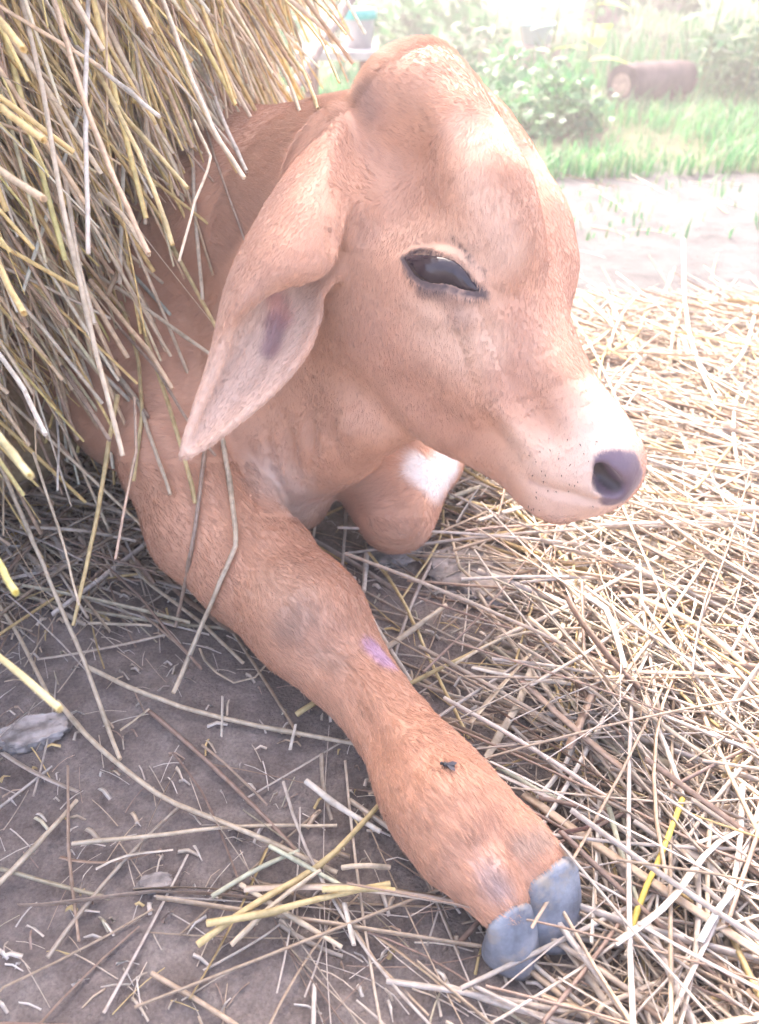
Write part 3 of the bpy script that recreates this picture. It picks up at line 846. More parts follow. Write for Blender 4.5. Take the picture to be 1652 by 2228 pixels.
# face
fold([(1165, 690), (1150, 755), (1160, 825), (1188, 880)], .013, -.006)
fold([(1190, 760), (1225, 830), (1265, 890)], .010, .0055)
fold([(1040, 885), (1085, 945), (1125, 1005)], .011, -.006)
fold([(1070, 880), (1125, 940), (1170, 985)], .009, .006)
fold([(1150, 890), (1195, 945), (1225, 985)], .010, -.007)
fold([(1325, 1098), (1270, 1085), (1200, 1068), (1150, 1045)], .0045, -.0042)   # mouth
fold([(1010, 770), (1075, 745)], .028, .007)
# leg
fold([(560, 1330), (620, 1310), (690, 1290)], .012, .003)
fold([(660, 1420), (720, 1405), (790, 1370)], .012, -.003)
fold([(905, 1660), (955, 1640), (1010, 1610)], .014, -.003)
fold([(1010, 1830), (1060, 1850), (1090, 1880)], .010, -.004)
fold([(1040, 1760), (1085, 1820), (1120, 1880)], .010, -.003)
fold([(610, 1285), (665, 1320), (700, 1340)], .020, .0055)
fold([(715, 1450), (770, 1420), (820, 1395)], .018, -.0055)
fold([(745, 1500), (800, 1570), (850, 1650)], .008, -.0035)
fold([(790, 1480), (850, 1560), (905, 1640)], .008, .003)
fold([(900, 1700), (960, 1690), (1020, 1650)], .020, .004)
fold([(480, 1090), (520, 1150), (560, 1210)], .012, -.004)

jit = fbm(V, 45, 3) - .5
NV = vnormals(V, Q); V = V + NV * (.0016 * jit)[:, None]
NV = vnormals(V, Q)

# ---- colours of the coat
TAN, PALE, CREAM = np.array([.53, .285, .182]), np.array([.65, .43, .31]), np.array([.72, .57, .48])
RUST = np.array([.46, .25, .165])
n1 = fbm(V, 9, 4)[:, None]; n2 = fbm(V, 60, 3)[:, None]
C = TAN + (n1 - .5) * np.array([.20, .12, .08]) + (n2 - .5) * np.array([.10, .06, .04])
def paint(pts, rad, col, amt=1.0, soft=.5):
    global C
    if isinstance(pts, tuple): pts = [pts, (pts[0] + 1, pts[1] + 1)]
    s3 = on_skin(pts)
    if len(s3) == 0: return
    D, _ = dist_to(V, s3, rad * 1.4)
    D = D * (1 + .35 * (n2[:, 0] - .5)) + .3 * rad * (n1[:, 0] - .5)
    g = amt * (1 - sstep(rad * (1 - soft), rad * (1 + soft * .35), D))
    C = C * (1 - g[:, None]) + np.asarray(col) * g[:, None]
hl = (V - H_O) @ H_A; hh_ = (V - H_O) @ H_N; hs_ = (V - H_O) @ H_S
head_m = (1 - sstep(.32, .38, np.linalg.norm(V - HL(.2, -.08, 0), axis=1)))
# pale underside of neck and dewlap, inner legs
paint([(630, 1105), (605, 1075)], .05, CREAM, .55, .9)
paint([(915, 1020), (945, 1045), (975, 1012)], .028, np.array([.82, .74, .68]), .95, .5)
# leg
paint([(880, 1600), (960, 1700), (1060, 1800)], .07, RUST, .35, .8)
paint([(590, 1275), (640, 1300)], .035, PALE, .55, .9)  # sheen on top of the foreleg, painted pale into the coat
paint([(625, 1370), (650, 1330)], .022, np.array([.26, .16, .12]), .6, .95)
paint([(700, 1425), (730, 1435)], .016, np.array([.28, .17, .12]), .6, .9)
paint([(812, 1398), (838, 1430)], .012, np.array([.47, .28, .40]), .75, .5)
paint([(820, 1410), (850, 1440)], .006, np.array([.52, .34, .46]), .5, .5)
paint([(1062, 1890), (1080, 1925)], .015, np.array([.30, .24, .24]), .7, .9)
paint([(1135, 1835), (1180, 1815)], .012, np.array([.34, .24, .19]), .7, .7)
# face
paint([(960, 700), (1040, 740), (1090, 760)], .045, PALE, .65, .9)
paint([(900, 510), (970, 520), (1040, 560)], .030, PALE, .55, .9)
paint([(1130, 960), (1160, 985)], .02, PALE, .6, .9)
paint([(1300, 975), (1275, 1010), (1270, 1060)], .050, CREAM, .75, .95)
paint([(1230, 960), (1200, 1010), (1220, 1060)], .055, PALE, .6, .95)
paint([(1210, 1110), (1290, 1115)], .030, np.array([.66, .46, .36]), .7, .8)
paint([(1030, 410), (1080, 470), (1115, 540)], .018, PALE, .55, .9)  # highlight along the frontal crest, painted pale into the coat
paint([(1000, 280), (1030, 360)], .020, PALE, .4, .9)  # upper end of the painted crest highlight
paint([(800, 215), (810, 240)], .020, np.array([.26, .17, .15]), .55, .9)
paint([(905, 380), (915, 450), (895, 520)], .035, np.array([.38, .19, .12]), .4, .9)
paint([(985, 640), (1000, 690)], .016, np.array([.30, .19, .16]), .45, .9)
paint([(1128, 670), (1135, 740), (1130, 790)], .020, np.array([.42, .19, .12]), .5, .95)
paint([(1090, 830), (1150, 860), (1190, 900)], .028, np.array([.42, .19, .12]), .45, .95)
paint([(830, 760), (900, 850), (990, 920)], .05, np.array([.43, .20, .13]), .4, .95)
paint([(915, 630), (940, 636), (975, 640)], .006, np.array([.16, .10, .10]), .6, .9)
# ear: grey-brown back, pinkish inside with the dark of the ear hole painted in
paint([(600, 420), (560, 520), (530, 600)], .035, np.array([.34, .20, .15]), .45, .9)
paint([(590, 680), (560, 760), (500, 860), (440, 950)], .05, np.array([.70, .48, .36]), .85, .6)
paint([(600, 640), (615, 690)], .012, np.array([.55, .24, .20]), .7, .8)
paint([(600, 700), (597, 730), (590, 755)], .011, np.array([.27, .14, .15]), .8, .8)
paint([(1325, 1098), (1270, 1086), (1200, 1069), (1155, 1048)], .0035, np.array([.32, .19, .16]), .6, .9)  # mouth crease darkened in the colour to read deeper
# eye rims
paint([(880, 562), (915, 547), (950, 553), (990, 578), (1020, 605), (1052, 639), (1010, 640), (970, 627), (930, 622), (900, 598), (880, 562)], .0050, np.array([.075, .05, .055]), .97, .35)
# dark hairs along brow
for x, y in ((985, 515), (1000, 535), (1012, 545), (1020, 560), (1030, 572), (1045, 583), (1055, 590)): paint((x, y), .0022, np.array([.05, .03, .03]), .9, .4)
C = np.clip(C, .01, .95)
# bare nose
s3 = on_skin([(1310, 1012), (1345, 1008), (1372, 1012), (1384, 1040), (1365, 1068), (1335, 1082), (1318, 1060), (1310, 1012), (1340, 1040), (1362, 1035), (1345, 1060), (1325, 1040)])
s3 = s3[np.linalg.norm(s3 - HI(1345, 1045, .02), axis=1) < .06]
s3 = np.concatenate([s3, s3 - 2 * ((s3 - H_O) @ H_S)[:, None] * H_S])
D, _ = dist_to(V, s3, .03)
pad = 1 - sstep(.0095, .0135, D + .004 * (n2[:, 0] - .5))
C = C * (1 - pad[:, None]) + np.array([.14, .095, .12]) * pad[:, None]
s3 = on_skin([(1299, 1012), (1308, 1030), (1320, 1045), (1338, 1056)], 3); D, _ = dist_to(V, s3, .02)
g = (1 - sstep(.004, .0085, D)) * .9; C = C * (1 - g[:, None]) + np.array([.022, .014, .018]) * g[:, None]  # darkness inside the nostril painted into the colour
bare = pad > .3
wet = pad.astype(np.float32)

calf = tag(empty('calf', (0, .9, 0)), 'tan zebu calf lying with one foreleg stretched straight out', 'calf')
OFF = np.array([0, .9, 0])
body = mesh_obj('body', V - OFF, Q, MAT_COAT, calf)
vcol(body, C)
a_ = body.data.attributes.new('wet', 'FLOAT', 'POINT'); a_.data.foreach_set('value', wet)

# ---- eye ball
def uv_ball(name, c, axes, r, mat, parent, nu=28, nv=18):
    th = np.linspace(0, math.pi, nv); ph = np.linspace(0, 2 * math.pi, nu, endpoint=False)
    T, F_ = np.meshgrid(th, ph, indexing='ij')
    U = np.stack([np.sin(T) * np.cos(F_), np.sin(T) * np.sin(F_), np.cos(T)], -1).reshape(-1, 3)
    Vb = c + (U * np.asarray(r)) @ np.asarray(axes)
    q = [(i * nu + j, (i + 1) * nu + j, (i + 1) * nu + (j + 1) % nu, i * nu + (j + 1) % nu) for i in range(nv - 1) for j in range(nu)]
    return mesh_obj(name, Vb, q, mat, parent)
MAT_EYE = mat_plain('eye_dark', (.024, .014, .022), .07, .45)
UPL = [(878, 561), (898, 557), (922, 554), (946, 556), (970, 558), (994, 567), (1014, 585), (1034, 613), (1051, 637)]
LOW = [(878, 561), (888, 578), (902, 601), (918, 614), (942, 621), (966, 622), (986, 626), (1010, 636), (1051, 637)]
ue = np.linspace(0, 1, 33); Ue = np.stack([np.interp(ue, np.linspace(0, 1, 9), [q[k] for q in UPL]) for k in (0, 1)], 1)
Le = np.stack([np.interp(ue, np.linspace(0, 1, 9), [q[k] for q in LOW]) for k in (0, 1)], 1)
Ve, Qe, mrow = [], [], 13
for i in range(33):
    for j in range(mrow):
        t = j / (mrow - 1); q = Ue[i] * (1 - t) + Le[i] * t
        h = surf(FB, *q); bul = .0075 * math.sin(math.pi * ue[i]) ** .7 * (1 - (2 * t - 1) ** 2) ** .6
        Ve.append(h + E_N * (bul + .0012) - (E_N * .003 if j in (0, mrow - 1) or i in (0, 32) else 0))
for i in range(32):
    for j in range(mrow - 1): Qe.append((i * mrow + j, (i + 1) * mrow + j, (i + 1) * mrow + j + 1, i * mrow + j + 1))
mesh_obj('eye', np.array(Ve) - OFF, Qe, MAT_EYE, calf)
EM = np.array([v - 2 * (v @ H_S) * H_S for v in (E_X, E_Y, E_N)])
EMC = E_C - 2 * ((E_C - H_O) @ H_S) * H_S
uv_ball('eye', EMC - .004 * EM[2] - OFF, EM, (.034, .0165, .0225), MAT_EYE, calf)

# ---- hooves
def mat_hoof():
    m, n, L, b = new_mat('hoof_horn')
    tc = node(n, 'ShaderNodeTexCoord')
    def nz(s, d=6):
        x = node(n, 'ShaderNodeTexNoise'); x.inputs['Scale'].default_value = s; x.inputs['Detail'].default_value = d; x.inputs['Roughness'].default_value = .65
        L.new(tc.outputs['Object'], x.inputs['Vector']); return x.outputs['Fac']
    r = node(n, 'ShaderNodeValToRGB'); e = r.color_ramp.elements; e.new(.5)
    for i, (p, c) in enumerate(((.32, (.11, .115, .135)), (.50, (.19, .20, .23)), (.68, (.29, .30, .33)))): e[i].position = p; e[i].color = (*c, 1)
    L.new(nz(48), r.inputs[0])
    r2 = node(n, 'ShaderNodeValToRGB'); e = r2.color_ramp.elements; e[0].position = .52; e[0].color = (0, 0, 0, 1); e[1].position = .66; e[1].color = (1, 1, 1, 1)
    L.new(nz(30, 4), r2.inputs[0])
    mx = node(n, 'ShaderNodeMix', data_type='RGBA'); L.new(r2.outputs[0], mx.inputs[0]); L.new(r.outputs[0], mx.inputs[6]); mx.inputs[7].default_value = (.30, .255, .21, 1)
    L.new(mx.outputs[2], b.inputs['Base Color']); b.inputs['Roughness'].default_value = .6; b.inputs['Specular IOR Level'].default_value = .35
    bp = node(n, 'ShaderNodeBump'); bp.inputs['Strength'].default_value = .35; bp.inputs['Distance'].default_value = .001
    L.new(nz(160, 8), bp.inputs['Height']); L.new(bp.outputs[0], b.inputs['Normal'])
    return m
MAT_HOOF = mat_hoof()
def hoof(coronet, tip, w0, w1, h0, h1, side):
    """claw from coronet to toe: sloping front wall, flat sole with a hard lower edge, growth rings"""
    c0, c1 = np.asarray(coronet), np.asarray(tip)
    ax = unit((c1 - c0) * [1, 1, 0]); sd = np.array([-ax[1], ax[0], 0]); up = np.array([0, 0, 1])
    Lh = np.linalg.norm((c1 - c0)[:2]); b0 = np.array([c0[0], c0[1], .003])
    n, m = 15, 36; Vh = []
    def outline(a, k):
        """sole outline: round heel, blunt pointed toe, straight inner side"""
        x, y = math.cos(a), math.sin(a)
        X = np.sign(x) * abs(x) ** (.9 if x > 0 else 1) * (.66 if x > 0 else .42) * Lh + .38 * Lh
        tw = w0 + (w1 - w0) * max(0, x)
        Yy = np.sign(y) * abs(y) ** .9 * tw * (1 - .25 * max(0, x) ** 2)
        if y * side > 0: Yy *= .86
        return X, Yy
    for i in range(n):
        t = i / (n - 1)
        for j in range(m):
            a = 2 * math.pi * j / m
            X, Yy = outline(a, t)
            f = .5 + .5 * math.cos(a)                        # 1 at the toe
            X2 = X * (1 - .55 * t * f) + .10 * Lh * t * (1 - f)
            Y2 = Yy * (1 - .24 * t ** 1.3)
            H_ = (h0 * .80 + (h0 - h0 * .80) * f) * t
            ring = 1 + .011 * math.sin(t * 26 + 1.5 * f) * (1 - t)
            bow = .06 * Lh * math.sin(math.pi * t) * f
            Vh.append(b0 + ax * (X2 + bow) * ring + sd * (Y2 * ring + side * .10 * w0 * t) + up * H_)
    q = [(i * m + j, i * m + (j + 1) % m, (i + 1) * m + (j + 1) % m, (i + 1) * m + j) for i in range(n - 1) for j in range(m)]
    Vh = np.array(Vh)
    # close: sole and a domed top that sits inside the skin
    last = Vh[-m:]; cen = last.mean(0)
    for s_, dz in ((.82, .005), (.5, .009), (.12, .011)):
        Vh = np.concatenate([Vh, cen + (last - cen) * s_ + up * dz])
    for i in range(n - 1, n + 2): q += [(i * m + j, i * m + (j + 1) % m, (i + 1) * m + (j + 1) % m, (i + 1) * m + j) for j in range(m)]
    me = bpy.data.meshes.new('hoof')
    me.from_pydata([tuple(v) for v in Vh - OFF], [], q + [tuple(range(m))[::-1], tuple(range((n + 2) * m, (n + 3) * m))]); me.update()
    for p in me.polygons: p.use_smooth = len(p.vertices) < 5
    me.materials.append(MAT_HOOF)
    o = bpy.data.objects.new('hoof', me); COL.objects.link(o); o.parent = calf
    return o
hoof(PZ(1150, 1945, .0), PZ(1238, 2068, .0), .0330, .0290, .054, .040, 1)
hoof(PZ(1082, 2028, .0), PZ(1146, 2128, .0), .0250, .0215, .046, .036, -1)

# ---- short hair all over
MAT_FUR = None
def mat_fur():
    m, n, L, b = new_mat('fur')
    at = node(n, 'ShaderNodeAttribute', attribute_name='coat')
    L.new(at.outputs['Color'], b.inputs['Base Color'])
    b.inputs['Roughness'].default_value = .42; b.inputs['Specular IOR Level'].default_value = .5
    return m
MAT_FUR = mat_fur()

def fur(nstr):
    tri = np.concatenate([Q[:, [0, 1, 2]], Q[:, [0, 2, 3]]])
    A, B, Cc = V[tri[:, 0]], V[tri[:, 1]], V[tri[:, 2]]
    area = .5 * np.linalg.norm(np.cross(B - A, Cc - A), axis=1)
    ctr = (A + B + Cc) / 3
    nn = NV[tri[:, 0]]
    dcam = np.linalg.norm(EYE - ctr, axis=1)
    facing = ((EYE - ctr) / dcam[:, None] * nn).sum(1)
    dens = np.where(facing > -.25, 1.0, .12) / dcam ** 1.6 * np.where(np.linalg.norm(ctr - HL(.2, -.08, 0), axis=1) < .29, 1.8, 1)
    dens *= np.where(ctr[:, 0] < -.6, .05, 1) * np.where(ctr[:, 2] < .01, .1, 1)
    dens[bare[tri[:, 0]]] = 0
    xe, ye, de = project_arr(ctr)
    eye_in = (xe > 878) & (xe < 1051) & (de < .85) & (ye > np.interp(xe, [q[0] for q in UPL], [q[1] for q in UPL]) - 5) & (ye < np.interp(xe, [q[0] for q in LOW], [q[1] for q in LOW]) + 4)
    dens[eye_in] = 0
    cdf = np.cumsum(area * dens); cdf /= cdf[-1]
    k = np.searchsorted(cdf, rng.random(nstr)); k = np.minimum(k, len(tri) - 1)
    u, v_ = rng.random(nstr), rng.random(nstr); m = u + v_ > 1; u[m], v_[m] = 1 - u[m], 1 - v_[m]
    wts = np.stack([1 - u - v_, u, v_], 1)
    root = (V[tri[k]] * wts[:, :, None]).sum(1); nr = (NV[tri[k]] * wts[:, :, None]).sum(1)
    nr /= np.linalg.norm(nr, axis=1, keepdims=True)
    col = (C[tri[k]] * wts[:, :, None]).sum(1)
    # combing direction
    X, Y, d = project_arr(root)
    leg_ax = unit(PZ(1075, 1880, .05) - PZ(556, 1232, .07))
    hlr = ((root - H_O) @ H_A); hnr = ((root - H_O) @ H_N)
    is_head = (np.linalg.norm(root - HL(.2, -.08, 0), axis=1) < .29) & (d < .92)
    is_leg = (Y > 1000) & (X < 1250) & (d < .95) & ~((X > 560) & (Y < 1120))
    on_ear = (d < .80) & (X < 725) & (Y > 230) & (X < 760 - .0 * Y) & (Y < 1000)
    D = np.tile(np.array([-.8, .15, -.5]), (nstr, 1))
    up = sstep(.13, .07, hlr)[:, None] if False else (1 - sstep(.07, .15, hlr))[:, None]
    Dh = (1 - up) * (H_A * .75 - H_N * .45) + up * (-H_A * .7 - H_N * .3 + .3 * H_S)
    D[is_head] = Dh[is_head]
    D[is_leg] = leg_ax
    ear_ax = unit(P(405, 990, .695) - P(680, 400, .72))
    D[on_ear] = ear_ax
    wob = np.stack([fbm(root + 3.1 * q, 22, 2) - .5 for q in range(3)], 1)
    D = D / np.linalg.norm(D, axis=1, keepdims=True) + .42 * wob + rng.normal(0, .13, (nstr, 3))
    D -= (D * nr).sum(1, keepdims=True) * nr
    D /= np.linalg.norm(D, axis=1, keepdims=True)
    ln = np.where(is_leg, .0085, np.where(is_head, .0060, .0085)) * rng.uniform(.65, 1.25, nstr)
    ln = np.where(on_ear, .006, ln)
    muz = hlr > .33
    ln = np.where(is_head & muz, .0042, ln)
    pollm = is_head & (hlr < .03)
    ln = np.where(pollm, .011, ln)
    lift = np.where(is_leg, .34, .26) * rng.uniform(.6, 1.5, nstr) * np.where(pollm, 1.6, 1)
    t = np.array([0, .4, .75, 1.0])
    pts = root[:, None, :] - .0006 * nr[:, None, :] + ln[:, None, None] * (t[None, :, None] * D[:, None, :] + (lift[:, None] * (t - .38 * t * t)[None])[:, :, None] * nr[:, None, :])
    shade = (1 + np.where(is_leg, .26, .16) * rng.uniform(-1, 1, nstr))[:, None]
    col = np.clip(col * shade, 0, 1)
    hc = bpy.data.hair_curves.new('fur')
    hc.add_curves([4] * nstr)
    hc.attributes['position'].data.foreach_set('vector', (pts - OFF).astype(np.float32).ravel())
    ra = hc.attributes.new('radius', 'FLOAT', 'POINT')
    rr = (np.tile(np.array([1, .9, .65, .15]), (nstr, 1)) * np.where(is_leg, .00019, .00015)[:, None]).astype(np.float32).ravel()
    ra.data.foreach_set('value', rr)
    ca = hc.attributes.new('coat', 'FLOAT_COLOR', 'CURVE')
    ca.data.foreach_set('color', np.concatenate([col, np.ones((nstr, 1))], 1).astype(np.float32).ravel())
    hc.materials.append(MAT_FUR)
    o = bpy.data.objects.new('fur', hc); COL.objects.link(o); o.parent = calf; o['kind'] = 'stuff'
    return o

fur(NFUR)
MAT_DARKHAIR = mat_plain('dark_hair', (.03, .022, .022), .4, .4)
def bristles(name, roots, dirs, ln, r0):
    nb = len(roots); t = np.array([0, .35, .7, 1.0])
    sag = np.array([0, 0, -.25])
    pts = roots[:, None] + ln[:, None, None] * (t[None, :, None] * dirs[:, None] + (t * t)[None, :, None] * sag)
    hc = bpy.data.hair_curves.new(name); hc.add_curves([4] * nb)
    hc.attributes['position'].data.foreach_set('vector', (pts - OFF).astype(np.float32).ravel())
    ra = hc.attributes.new('radius', 'FLOAT', 'POINT'); ra.data.foreach_set('value', np.tile(np.array([1, .8, .5, .15], np.float32) * r0, nb))
    hc.materials.append(MAT_DARKHAIR)
    o = bpy.data.objects.new(name, hc); COL.objects.link(o); o.parent = calf; o['kind'] = 'stuff'
Rr, Dd = [], []
while len(Rr) < 34:
    x, y = rng.uniform(1130, 1350), rng.uniform(945, 1120)
    h = surf(FB, x, y)
    if h is None or depth_of(h) > .8: continue
    j = int(np.argmin(((V - h) ** 2).sum(1)))
    if pad[j] > .2: continue
    Rr.append(V[j] + NV[j] * .0005); Dd.append(unit(NV[j] + .5 * H_A + rng.normal(0, .3, 3)))
bristles('whisker', np.array(Rr), np.array(Dd), rng.uniform(.0012, .0032, 34), .00036)
Rr, Dd = [], []
for k in range(46):
    t = rng.random(); x = 890 + 125 * t; y = float(np.interp(x, [q[0] for q in UPL], [q[1] for q in UPL])) - 4
    h = surf(FB, x, y)
    if h is None: continue
    Rr.append(h); Dd.append(unit(E_N * 1.0 + rng.uniform(-.1, .3) * E_Y + (t - .6) * .8 * E_X + rng.normal(0, .12, 3)))
bristles('eyelash', np.array(Rr), np.array(Dd), rng.uniform(.004, .009, len(Rr)), .00022)
# ------------------------------------------------------------------ straw strewn on the ground
def litter_density(X, Y):
    """how thickly straw lies at a place, from where it lies about the calf"""
    px_, py_, _ = project_arr(np.stack([X, Y, 0 * X], -1))
    xb = np.interp(py_, [300, 520, 620, 900, 1000, 1150, 1300, 1450, 1600, 1800, 2040, 2230, 2600], [2200, 1500, 1235, 1150, 980, 1060, 1170, 1190, 1190, 1250, 1310, 1360, 1420])
    wob = 90 * (fbm(np.stack([X, Y, 0 * X], -1), 6, 3) - .5)
    d = sstep(-70, 120, px_ - xb + wob)
    legx = np.interp(py_, [1000, 1140, 1330, 1530, 1700, 1900, 2100], [700, 560, 740, 890, 1080, 1200, 1250])
    mid = .06 * (px_ > legx) * (py_ > 1000)
    low = .45 * np.exp(-((px_ - 760) / 190) ** 2 - ((py_ - 2010) / 130) ** 2)
    left = .55 * (1 - sstep(150, 420, px_ - .0 * py_)) * (1 - sstep(1230, 1400, py_)) * (py_ > 950)
    far = .008 * (py_ < 600)
    return np.clip(np.maximum.reduce([d * (py_ > 480) * sstep(620, 760, py_), mid, low, left, far, .03 * (py_ > 620)]), 0, 1)

def scatter(n, xlo, xhi, ylo, yhi, lmin, lmax, rlo, rhi, zmax, flats, minw=None, bias=None, sides=5, m=6, dens=None, wts=(3, 5, 6, 1.4, 1.0, 1.0, .6)):
    X = rng.uniform(xlo, xhi, n * 6); Y = rng.uniform(ylo, yhi, n * 6)
    w_ = (litter_density if dens is None else dens)(X, Y)
    k = np.where(rng.random(n * 6) < w_)[0][:n]; X, Y, w_ = X[k], Y[k], w_[k]; n = len(X)
    a = rng.uniform(0, 2 * math.pi, n)
    bm = rng.random(n) < .6
    a[bm] = rng.choice([math.radians(-38), math.radians(-62), math.radians(62), math.radians(-8)], bm.sum(), p=[.42, .25, .22, .11]) + rng.normal(0, .22, bm.sum())
    ln = rng.uniform(lmin, lmax, n) * np.where(w_ < .5, .45 + .4 * w_ / .5, 1)
    t = np.linspace(-.5, .5, m)
    d = np.stack([np.cos(a), np.sin(a), 0 * a], 1); s = np.stack([-np.sin(a), np.cos(a), 0 * a], 1)
    bow = rng.normal(0, .16 if lmax > .06 else .05, n); kink = np.where((rng.random(n) < .16) & (lmax > .06), rng.normal(0, .5, n), 0); kp = rng.uniform(-.3, .3, n)
    lat = bow[:, None] * (t ** 2)[None] + kink[:, None] * np.maximum(t[None] - kp[:, None], 0)
    pa = np.stack([X, Y, 0 * X], 1)[:, None] + ln[:, None, None] * (t[None, :, None] * d[:, None] + lat[:, :, None] * s[:, None])
    hgt = zmax * w_ * rng.random(n) ** 1.3 * (.5 + fbm(np.stack([X, Y, 0 * X], -1), 5, 2))
    z = ground_z(pa[..., 0], pa[..., 1])
    tilt = rng.normal(0, .06, n) * np.minimum(1, w_ * 2)
    r = rng.uniform(rlo, rhi, n)
    zc = np.maximum(z + r[:, None] * .8, (hgt[:, None] + ln[:, None] * t[None] * tilt[:, None] + r[:, None] - .012 * np.abs(t)[None] * w_[:, None]))
    pa[..., 2] = zc
    return tubes(pa, r, straw_cols(n, wts), sides, rng.choice(flats, n))
lit = [scatter(3900, -.5, 1.35, .12, 1.9, .16, .60, .0010, .0026, .045, [1, .9, .5, .25], m=8),
       scatter(6000, -.5, 1.35, .12, 1.9, .05, .35, .0004, .0012, .042, [1, .5]),
       scatter(1900, -.5, 1.2, .10, 1.5, .06, .34, .0020, .0046, .044, [.10, .16], m=8)]
lit = [(v_, f_, c_ * np.array([.80, .77, .75])) for v_, f_, c_ in lit]
litter = joined('straw_litter', lit, MAT_STRAW)
tag(litter, 'pale dry rice straw strewn thickly over the ground round the calf', 'straw', kind='stuff')
one_dens = lambda X, Y: .7 + 0 * X
ch = [scatter(1700, -.5, .6, .12, 1.2, .004, .022, .0008, .0024, .0, [.2, .35], sides=4, m=3, dens=one_dens, wts=(2, 4, 6, 1, 1, 1, .5)),
      scatter(900, -.5, .6, .12, 1.2, .015, .05, .0003, .0007, .0, [1], sides=4, m=4, dens=one_dens),
      scatter(70, .2, 2.4, 1.3, 2.8, .05, .25, .0012, .0024, .004, [1, .4], dens=lambda X, Y: .5 + 0 * X)]
chaff = joined('chaff', ch, MAT_STRAW)
tag(chaff, 'tiny bits of chaff and broken straw scattered on the earth', 'chaff', kind='stuff')

